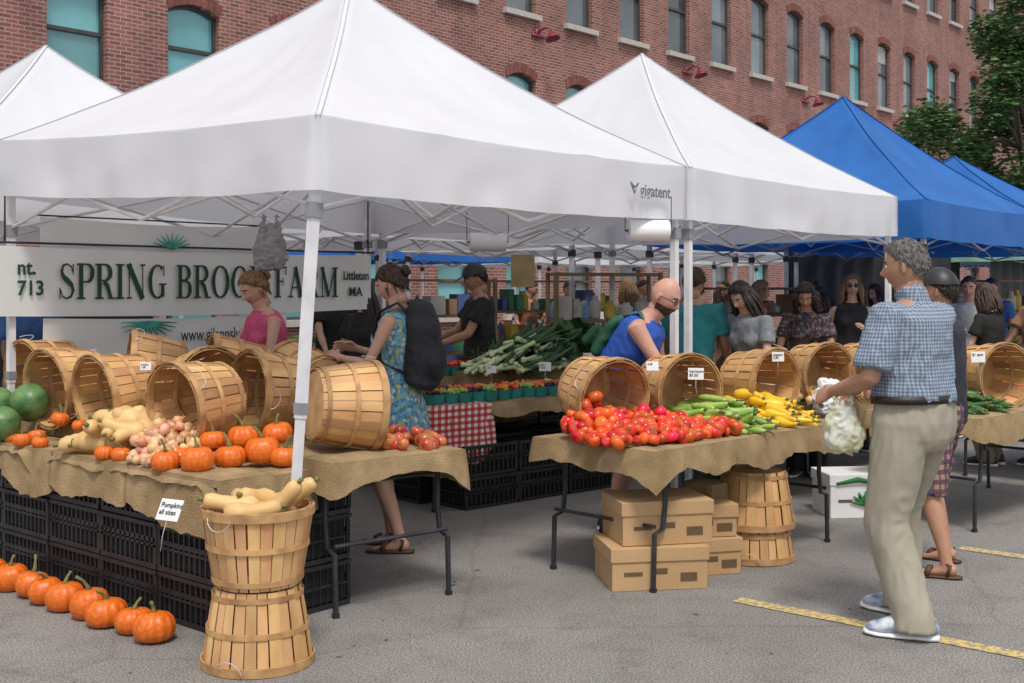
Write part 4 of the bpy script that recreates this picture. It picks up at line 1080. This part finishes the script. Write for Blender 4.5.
    if bottom:
        g=G()
        if blen in('pants','shorts'):
            rg=[t for t in tor if t[0]<=1.05]; up=1.04 if tuck else .98
            rs=[ring(t,.017,.017) for t in rg if t[0]<=up]; rs.append((S(0,0,up+.01),((.165 if fem else .172*girth)*wc,.122*girth)))
            g.tube([r[0] for r in rs],[r[1] for r in rs],n=20,xa=bx)
            for i,(hj,kn,an) in enumerate(legs):
                if blen=='pants': pts=[hj+Z*.04,hj.lerp(kn,.5),kn,kn.lerp(an,.5),kn.lerp(an,.85),an+Z*.0,an-Z*.045]; q=[.108*lg,.100*lg,.086*lg,.080*lg,.077*lg,.079*lg,.084*lg]
                else: pts=[hj+Z*.04,hj.lerp(kn,.5),kn-Z*.03]; q=[.105,.10,.10]
                g.tube(pts,q,n=16,xa=(1,0,0))
        else:
            hem=.52
            cz=[(1.06,.148,.112),(1.0,.168,.125),(.9,.20,.15),(.75,.225,.18),(.62,.24,.2),(hem,.25,.21)]
            g.tube([(0,pel*.5,c[0]) for c in cz][::-1],[(c[1]*wc,c[2]) for c in cz][::-1],n=24,xa=(1,0,0))
        o=g.build('trousers' if blen=='pants' else blen,bottom,e); remesh(o,vox,3,.013,11,x*5+2,.32)
        if tuck:
            G().tube([S(0,0,1.02),S(0,0,1.055)],[(.190*wc*girth,.138*girth),(.188*wc*girth,.137*girth)],n=24,xa=bx).build('belt',beltm,e)
    for i,(hj,kn,an) in enumerate(legs):
        a=(toes[i] if toes else (.18,-.18)[i]); T=Matrix.Translation(Vec((an.x,an.y,0)))@Matrix.Rotation(a,4,'Z')
        if shoes and not sandal:
            g=G(); g.tube([(0,-.095,.035),(0,-.07,.062),(0,.0,.075),(0,.07,.06),(0,.13,.046),(0,.185,.036),(0,.205,.03)],[(.02,.02),(.037,.045),(.041,.055),(.046,.042),(.049,.032),(.038,.022),(.012,.012)],n=16,xa=(1,0,0),T=T)
            g.tube([(0,-.02,.09),(0,0,.125)],[.045,.042],n=12,T=T)
            o=g.build('shoe_%d'%(i+1),shoes,e); remesh(o,.008,2)
            g=G(); g.tube([(0,-.105,.014),(0,-.07,.016),(0,0,.014),(0,.08,.013),(0,.15,.013),(0,.2,.017),(0,.215,.02)],[(.02,.013),(.042,.016),(.043,.014),(.052,.013),(.052,.013),(.036,.013),(.012,.01)],n=16,xa=(1,0,0),T=T); g.build('sole_%d'%(i+1),cardw,e)
        else:
            g=G(); g.tube([(0,-.08,.012),(0,-.05,.012),(0,.05,.010),(0,.13,.010),(0,.2,.010),(0,.215,.010)],[(.02,.011),(.04,.011),(.042,.010),(.052,.010),(.04,.010),(.015,.01)],n=14,xa=(1,0,0),T=T)
            g.tube([(-.048,.11,.02),(-.03,.10,.055),(0,.09,.068),(.03,.10,.055),(.048,.11,.02)],[(.016,.004)]*5,n=6,T=T,xa=(0,1,0)); g.tube([(-.04,.0,.02),(-.042,-.02,.08),(0,-.0+.04,.10),(.042,-.02,.08),(.04,.0,.02)],[(.010,.004)]*5,n=6,T=T,xa=(0,1,0))
            g.build('sandal_%d'%(i+1),sandalm,e)
    return e,arms,S,k
plaid=checks('blue_gingham_shirt',(.33,.38,.45),(.20,.25,.33),(.10,.14,.21),62,bump=.5)
khaki=M('khaki_trousers',(.37,.34,.265),(.31,.285,.215),scale=3,rough=.9,bump=.4,bscale=9)
run=M('running_shoe',(.66,.69,.72),(.10,.16,.32),scale=16,rough=.5)
man=person('shopper_man',1.895,5.56,(-.62,.785),1.82,feet=((-.17,-.11),(.13,.14)),hands=((-.25,.27,1.055),(.12,.36,1.06)),hy=.35,hp=.10,top=plaid,sleeve=.85,bottom=khaki,tuck=True,
   shoes=run,hair='grey',style='short',skin=skin_b,curl=1.3,lean=.02,girth=1.22,elbow=((-.35,-1,-.2),(.5,-.6,-.7)),toes=(.5,.15),extra=('collar',))
bag('plastic_shopping_bag',(1.55,5.52,.84),.17,.12,.20,bagm,4)
person('shopper_in_plaid_shorts',2.45,6.72,(-.75,.55),1.69,feet=((-.24,-.1),(.18,.02)),hands=((-.2,.3,1.05),(.2,.3,1.05)),top=M('dark_shirt',(.03,.03,.045),rough=.9,bump=.4,bscale=10),bottom=checks('plaid_shorts',(.30,.22,.16),(.16,.06,.06),(.05,.05,.12),18),
   blen='shorts',sandal=True,skin=skin_b,hair='dark',extra=('cap',))
bluet=M('blue_tank_top',(.02,.09,.45),(.015,.07,.36),rough=.7,bump=.5,bscale=10)
person('bald_bearded_man',.60,7.62,(.93,-.38),1.78,lean=rad(33),feet=((-.12,.02),(.12,.1)),hands=((-.10,.52,1.06),(.06,.62,1.00)),hp=.30,hy=-.15,top=bluet,sleeve=0,bottom=M('dark_shorts',(.05,.055,.06),rough=.9),
   blen='shorts',shoes=M('dark_shoe',(.03,.03,.035)),style='bald',hair='brown',skin=skin_c,curl=.9,extra=('glasses',),girth=1.1)
def backpack(x,y,z,face,mat,w=.30,h=.46,d=.17,strapm=None,lean=0):
    f=Vec((face[0],face[1],0)).normalized(); e=empty('backpack',(x,y,z),math.atan2(-f.x,f.y))
    L=Matrix.Rotation(-lean,4,'X')
    g=G(); g.tube([(0,-.13,-h/2),(0,-.14,-h*.46),(0,-.15,-.1),(0,-.14,.1),(0,-.12,h*.42),(0,-.10,h/2)],[(w*.42,d*.35),(w*.5,d*.52),(w*.5,d*.56),(w*.47,d*.5),(w*.36,d*.38),(w*.15,d*.15)],n=16,xa=(1,0,0),T=L)
    g.tube([(0,-.235,-h*.40),(0,-.245,-.12),(0,-.225,.0)],[(w*.34,.03),(w*.38,.04),(w*.3,.025)],n=14,xa=(1,0,0),T=L)
    o=g.build('pack_body',mat,e); remesh(o,.012,3,.014,9,3)
    g=G()
    for s in(-1,1): g.tube([L@Vec(p) for p in((s*.09,-.10,.17),(s*.105,-.02,.245),(s*.115,.09,.19),(s*.125,.125,.06),(s*.13,.08,-.10),(s*.12,-.08,-.18))],[(.028,.008)]*6,n=8,xa=(1,0,0))
    g.tube([L@Vec(p) for p in((-.03,-.10,h*.46),(0,-.11,h*.55),(.03,-.10,h*.46))],.008,n=6)
    g.build('straps',strapm or mat,e)
backpack(.74,7.57,1.22,(.93,-.38),M('green_pack',(.03,.13,.06),bump=.3),.20,.30,.08,lean=rad(33))
dress=pattern('patterned_dress',[(.14,.34,.48),(.07,.20,.34),(.48,.56,.54),(.16,.42,.48),(.40,.38,.14),(.08,.24,.40)],50)
person('woman_with_backpack',-.69,7.2,(-.88,.25),1.74,feet=((-.09,-.05),(.09,.08)),hands=((-.14,.34,1.18),(.14,.34,1.22)),hp=.38,top=dress,sleeve=0,bottom=dress,blen='dress',shoes=None,sandal=True,
   hair='brown',style='bun',skin=skin_a,fem=True)
backpack(-.68,7.2,1.26,(-.88,.25),M('black_pack',(.012,.012,.015),(.03,.03,.035),bump=.3),.32,.52,.2)
person('vendor_in_pink_top',-1.60,7.90,(-.75,-.55),1.72,lean=rad(8),hands=((-.18,.36,1.02),(.16,.42,1.0)),hp=.40,top=M('pink_top',(.62,.09,.20),rough=.8,bump=.4,bscale=12),sleeve=0,bottom=M('jeans',(.05,.08,.16)),
   hair='blonde',style='bun',skin=skin_a,fem=True,shoes=M('shoe_b',(.1,.1,.1)))
blackt=M('black_tshirt',(.018,.018,.02),(.03,.03,.033),rough=.9,bump=.5,bscale=10)
person('man_in_black_cap',-.28,10.3,(-.95,-.2),1.80,hands=((-.18,.38,1.08),(.18,.40,1.1)),hp=.3,top=blackt,bottom=M('dark_trousers',(.03,.03,.035)),shoes=blackpl,hair='dark',style='short',skin=skin_b,extra=('cap',))
greyt=M('grey_tshirt',(.20,.21,.22),(.15,.16,.17),rough=.9,bump=.5,bscale=10)
person('woman_in_grey_tshirt',1.86,8.95,(-.60,-.55),1.68,lean=rad(14),hands=((-.24,.36,.93),(.36,.26,.98)),hp=.5,top=greyt,bottom=M('white_trousers',(.72,.72,.72),(.62,.62,.62),rough=.8),shoes=blackpl,hair='dark',style='long',skin=skin_a,fem=True)
person('man_in_teal_tshirt',1.36,9.0,(.4,.9),1.76,lean=rad(6),hands=((-.2,.36,1.0),(.2,.36,1.0)),hp=.3,top=M('teal_tshirt',(.03,.25,.28),rough=.9,bump=.5),bottom=M('navy_trousers',(.03,.04,.08)),shoes=blackpl,hair='brown',skin=skin_b)
person('woman_in_dark_blouse',2.5,10.0,(-.3,-.9),1.66,lean=rad(8),hands=((-.2,.35,.98),(.2,.35,.98)),hp=.5,top=pattern('dark_print_blouse',[(.02,.02,.03),(.10,.03,.04),(.03,.03,.05),(.12,.12,.10)],50),bottom=blackt,shoes=blackpl,hair='dark',style='mid',skin=skin_b,fem=True)
person('woman_in_sunglasses',3.34,11.6,(-.15,-1),1.72,hands=((-.1,.25,1.22),(.3,.1,.95)),top=blackt,sleeve=0,bottom=M('denim_shorts',(.08,.12,.22)),blen='shorts',shoes=blackpl,hair='blonde',style='mid',skin=skin_a,fem=True,low=True,extra=('shades',))
tops=[M('top_%d'%i,c,rough=.9) for i,c in enumerate([(.30,.05,.05),(.5,.5,.5),(.05,.12,.32),(.05,.25,.18),(.02,.02,.02),(.45,.22,.12),(.2,.34,.48),(.38,.10,.24),(.5,.43,.18)])]
bots=[M('bot_%d'%i,c,rough=.9) for i,c in enumerate([(.04,.05,.09),(.25,.22,.17),(.03,.03,.03)])]
far=[(-1.20,9.75,(-.5,-.8),1.66,4,'long','dark'),(-3.65,8.9,(.7,-.6),1.70,2,'short','brown'),(2.85,16.0,(-.3,-1),1.65,5,'mid','blonde'),(3.55,13.2,(-.8,-.2),1.62,4,'long','dark'),(4.30,10.6,(-.6,.6),1.64,4,'mid','brown'),(4.75,10.5,(-.9,-.3),1.70,5,'short','brown'),
     (4.9,12.6,(-.5,-.9),1.72,1,'short','dark'),(.75,15.0,(-.3,-1),1.7,6,'short','brown'),(-1.75,11.5,(.5,-.8),1.72,4,'short','dark'),(2.1,14,(.8,-.3),1.7,1,'mid','brown'),(5.9,14.5,(-.5,-.9),1.72,2,'short','dark'),(-2.6,12.0,(.5,-.8),1.68,1,'mid','brown'),(1.9,17.5,(.8,-.3),1.7,0,'short','brown'),(4.0,15.5,(-.5,-.6),1.7,4,'short','dark'),(6.5,17,(-.5,-.6),1.7,3,'short','dark'),
     (2.45,12.3,(.6,-.5),1.68,8,'mid','blonde'),(4.35,14.0,(-.6,-.7),1.64,7,'long','brown'),(5.2,16.4,(.3,-.9),1.74,0,'short','dark'),(1.3,12.6,(-.4,.8),1.7,1,'long','blonde'),(.2,18,(.5,-.7),1.7,5,'short','dark'),(3.3,18.5,(.5,-.7),1.7,8,'mid','brown')]
for i,(x,y,f,h,t,st,hr) in enumerate(far):
    person('market_visitor',x,y,f,h,lean=.04+.05*(i%4),hands=(((-.2,.3,.98+.1*(i%2)),(.22,.2+.1*(i%3),.95)) if i%3 else ((-.28,.03,.82),(.10,.30,1.15))),hy=(-.4,.3,0,.5)[i%4],hp=.15+.12*(i%3),top=tops[t],bottom=bots[i%3],shoes=blackpl,style=st,hair=hr,skin=[skin_a,skin_b,skin_c,skin_d][(i*3)%4],fem=(st!='short'),low=True)
# ------------------------------------------------------------------ background clutter
def shelf(x,y,a,w,h,mats,name='stall_shelving'):
    e=empty(name,(x,y,0),a); g=G()
    for z in(.35,.8,1.25,h-.02): g.box((0,0,z),(w,.4,.03))
    for sx in(-1,1):
        for sy in(-1,1): g.box((sx*w/2,sy*.19,h/2),(.04,.04,h))
    g.build('rack',M('rack_wood',(.22,.14,.08)),e,False)
    g=G()
    for z in(.37,.82,1.27):
        xx=-w/2+.12
        while xx<w/2-.1:
            ww=R.uniform(.08,.2); hh=R.uniform(.1,.3)
            if R.random()<.5: g.lathe([(ww*.35,0),(ww*.45,hh*.1),(ww*.45,hh*.7),(ww*.25,hh*.85),(ww*.25,hh)],12,R.randint(0,len(mats)-1),Matrix.Translation((xx,R.uniform(-.05,.05),z)))
            else: g.box((xx,R.uniform(-.05,.05),z+hh/2),(ww,.25,hh),R.randint(0,len(mats)-1))
            xx+=ww+.03
    g.build('goods',mats,e,False)
gm=[M('goods_%d'%i,c,rough=.6) for i,c in enumerate([(.6,.42,.06),(.4,.08,.05),(.5,.48,.44),(.06,.2,.1),(.08,.12,.3),(.3,.18,.1)])]
shelf(.95,12.2,.2,1.1,1.75,[gm[0],gm[0],gm[5],gm[2]]); shelf(-1.0,14.2,.5,1.6,1.7,gm); shelf(3.0,14.6,.7,1.8,1.6,gm); shelf(5.3,15.2,.7,2.0,1.6,gm); shelf(-4.2,11.0,.8,2.0,1.7,gm); shelf(.6,17.2,.6,2.5,1.7,gm); shelf(7.2,16.5,.7,2.4,1.7,gm)
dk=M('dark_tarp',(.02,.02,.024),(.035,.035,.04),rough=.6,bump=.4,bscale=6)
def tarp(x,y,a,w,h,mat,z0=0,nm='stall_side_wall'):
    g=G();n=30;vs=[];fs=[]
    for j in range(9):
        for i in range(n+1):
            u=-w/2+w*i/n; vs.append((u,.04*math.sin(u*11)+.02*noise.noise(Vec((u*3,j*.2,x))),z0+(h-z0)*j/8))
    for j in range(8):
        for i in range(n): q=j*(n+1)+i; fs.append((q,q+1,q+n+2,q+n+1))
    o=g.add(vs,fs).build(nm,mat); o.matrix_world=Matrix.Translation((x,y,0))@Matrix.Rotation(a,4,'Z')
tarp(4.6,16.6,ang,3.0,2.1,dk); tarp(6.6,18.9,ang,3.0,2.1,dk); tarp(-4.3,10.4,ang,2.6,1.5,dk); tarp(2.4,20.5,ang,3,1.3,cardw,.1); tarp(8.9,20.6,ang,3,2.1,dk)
for (x,y) in((-3.0,12.8),(.0,13.6),(2.5,15.6),(5.4,13.4),(-.8,16.5)):
    drape('market_table_cloth',(x,y),A,B,1.8,.75,.78,(.6,.6,.1,.6),mat=R.choice([cardw,burlap,checkc,gm[4]]),seed=x*3)
    heap('produce_pile',tt,[R.choice([tomato_m,zuke,yellow_m,orange]),stem],Vec((x,y,.79))+A*.5+B*.35,A,B,.35,.25,45,.1,.04)
    bunch('greens_bunches',Vec((x,y,.79))+A*1.3+B*.35,A,B,.35,.25,.2,90,green_m,(.08,.18))
G().box((0,0,0),(.22,.02,.3)).build('hanging_sign',M('tan_sign',(.5,.36,.18)),None,False).location=(.10,11.0,1.75)
# ------------------------------------------------------------------ light, sky, camera
w=bpy.data.worlds.new('World'); scene.world=w; w.use_nodes=True; nt=w.node_tree
sky=nt.nodes.new('ShaderNodeTexSky'); sky.sky_type='NISHITA'; sky.sun_disc=False
el,az=rad(60),rad(172)
sky.sun_elevation=el; sky.sun_rotation=az; sky.dust_density=3; sky.air_density=1.0
tc=nt.nodes.new('ShaderNodeTexCoord'); cn=nt.nodes.new('ShaderNodeTexNoise'); cn.inputs['Scale'].default_value=2.5; cn.inputs['Detail'].default_value=6
nt.links.new(tc.outputs['Generated'],cn.inputs['Vector'])
mr=nt.nodes.new('ShaderNodeMapRange'); mr.inputs[1].default_value=.35; mr.inputs[2].default_value=.6; mr.inputs[3].default_value=.3; mr.inputs[4].default_value=.92
nt.links.new(cn.outputs[0],mr.inputs[0])
mx=nt.nodes.new('ShaderNodeMix'); mx.data_type='RGBA'; nt.links.new(mr.outputs[0],mx.inputs[0]); nt.links.new(sky.outputs[0],mx.inputs[6]); mx.inputs[7].default_value=(6.6,6.6,6.8,1)
nt.links.new(mx.outputs[2],nt.nodes['Background'].inputs[0]); nt.nodes['Background'].inputs[1].default_value=.15
sd=bpy.data.lights.new('sun','SUN'); sd.energy=2.4; sd.angle=rad(14); sd.color=(1,.96,.90)
so=bpy.data.objects.new('sun',sd); COL.objects.link(so)
dirv=Vec((math.sin(az)*math.cos(el),math.cos(az)*math.cos(el),math.sin(el)))
so.rotation_euler=dirv.to_track_quat('Z','Y').to_euler(); so.location=(0,0,30)
cd=bpy.data.cameras.new('camera'); cam=bpy.data.objects.new('camera',cd); COL.objects.link(cam)
cam.location=(0,0,1.6); cam.rotation_euler=(rad(90),0,0); cd.sensor_width=36; cd.lens=41.48; cd.shift_y=-.0532; cd.clip_end=1000
scene.camera=cam
scene.view_settings.view_transform='Standard'; scene.view_settings.look='None'; scene.view_settings.exposure=0
print('FACES',sum(len(o.data.polygons) for o in bpy.data.objects if o.type=='MESH'))
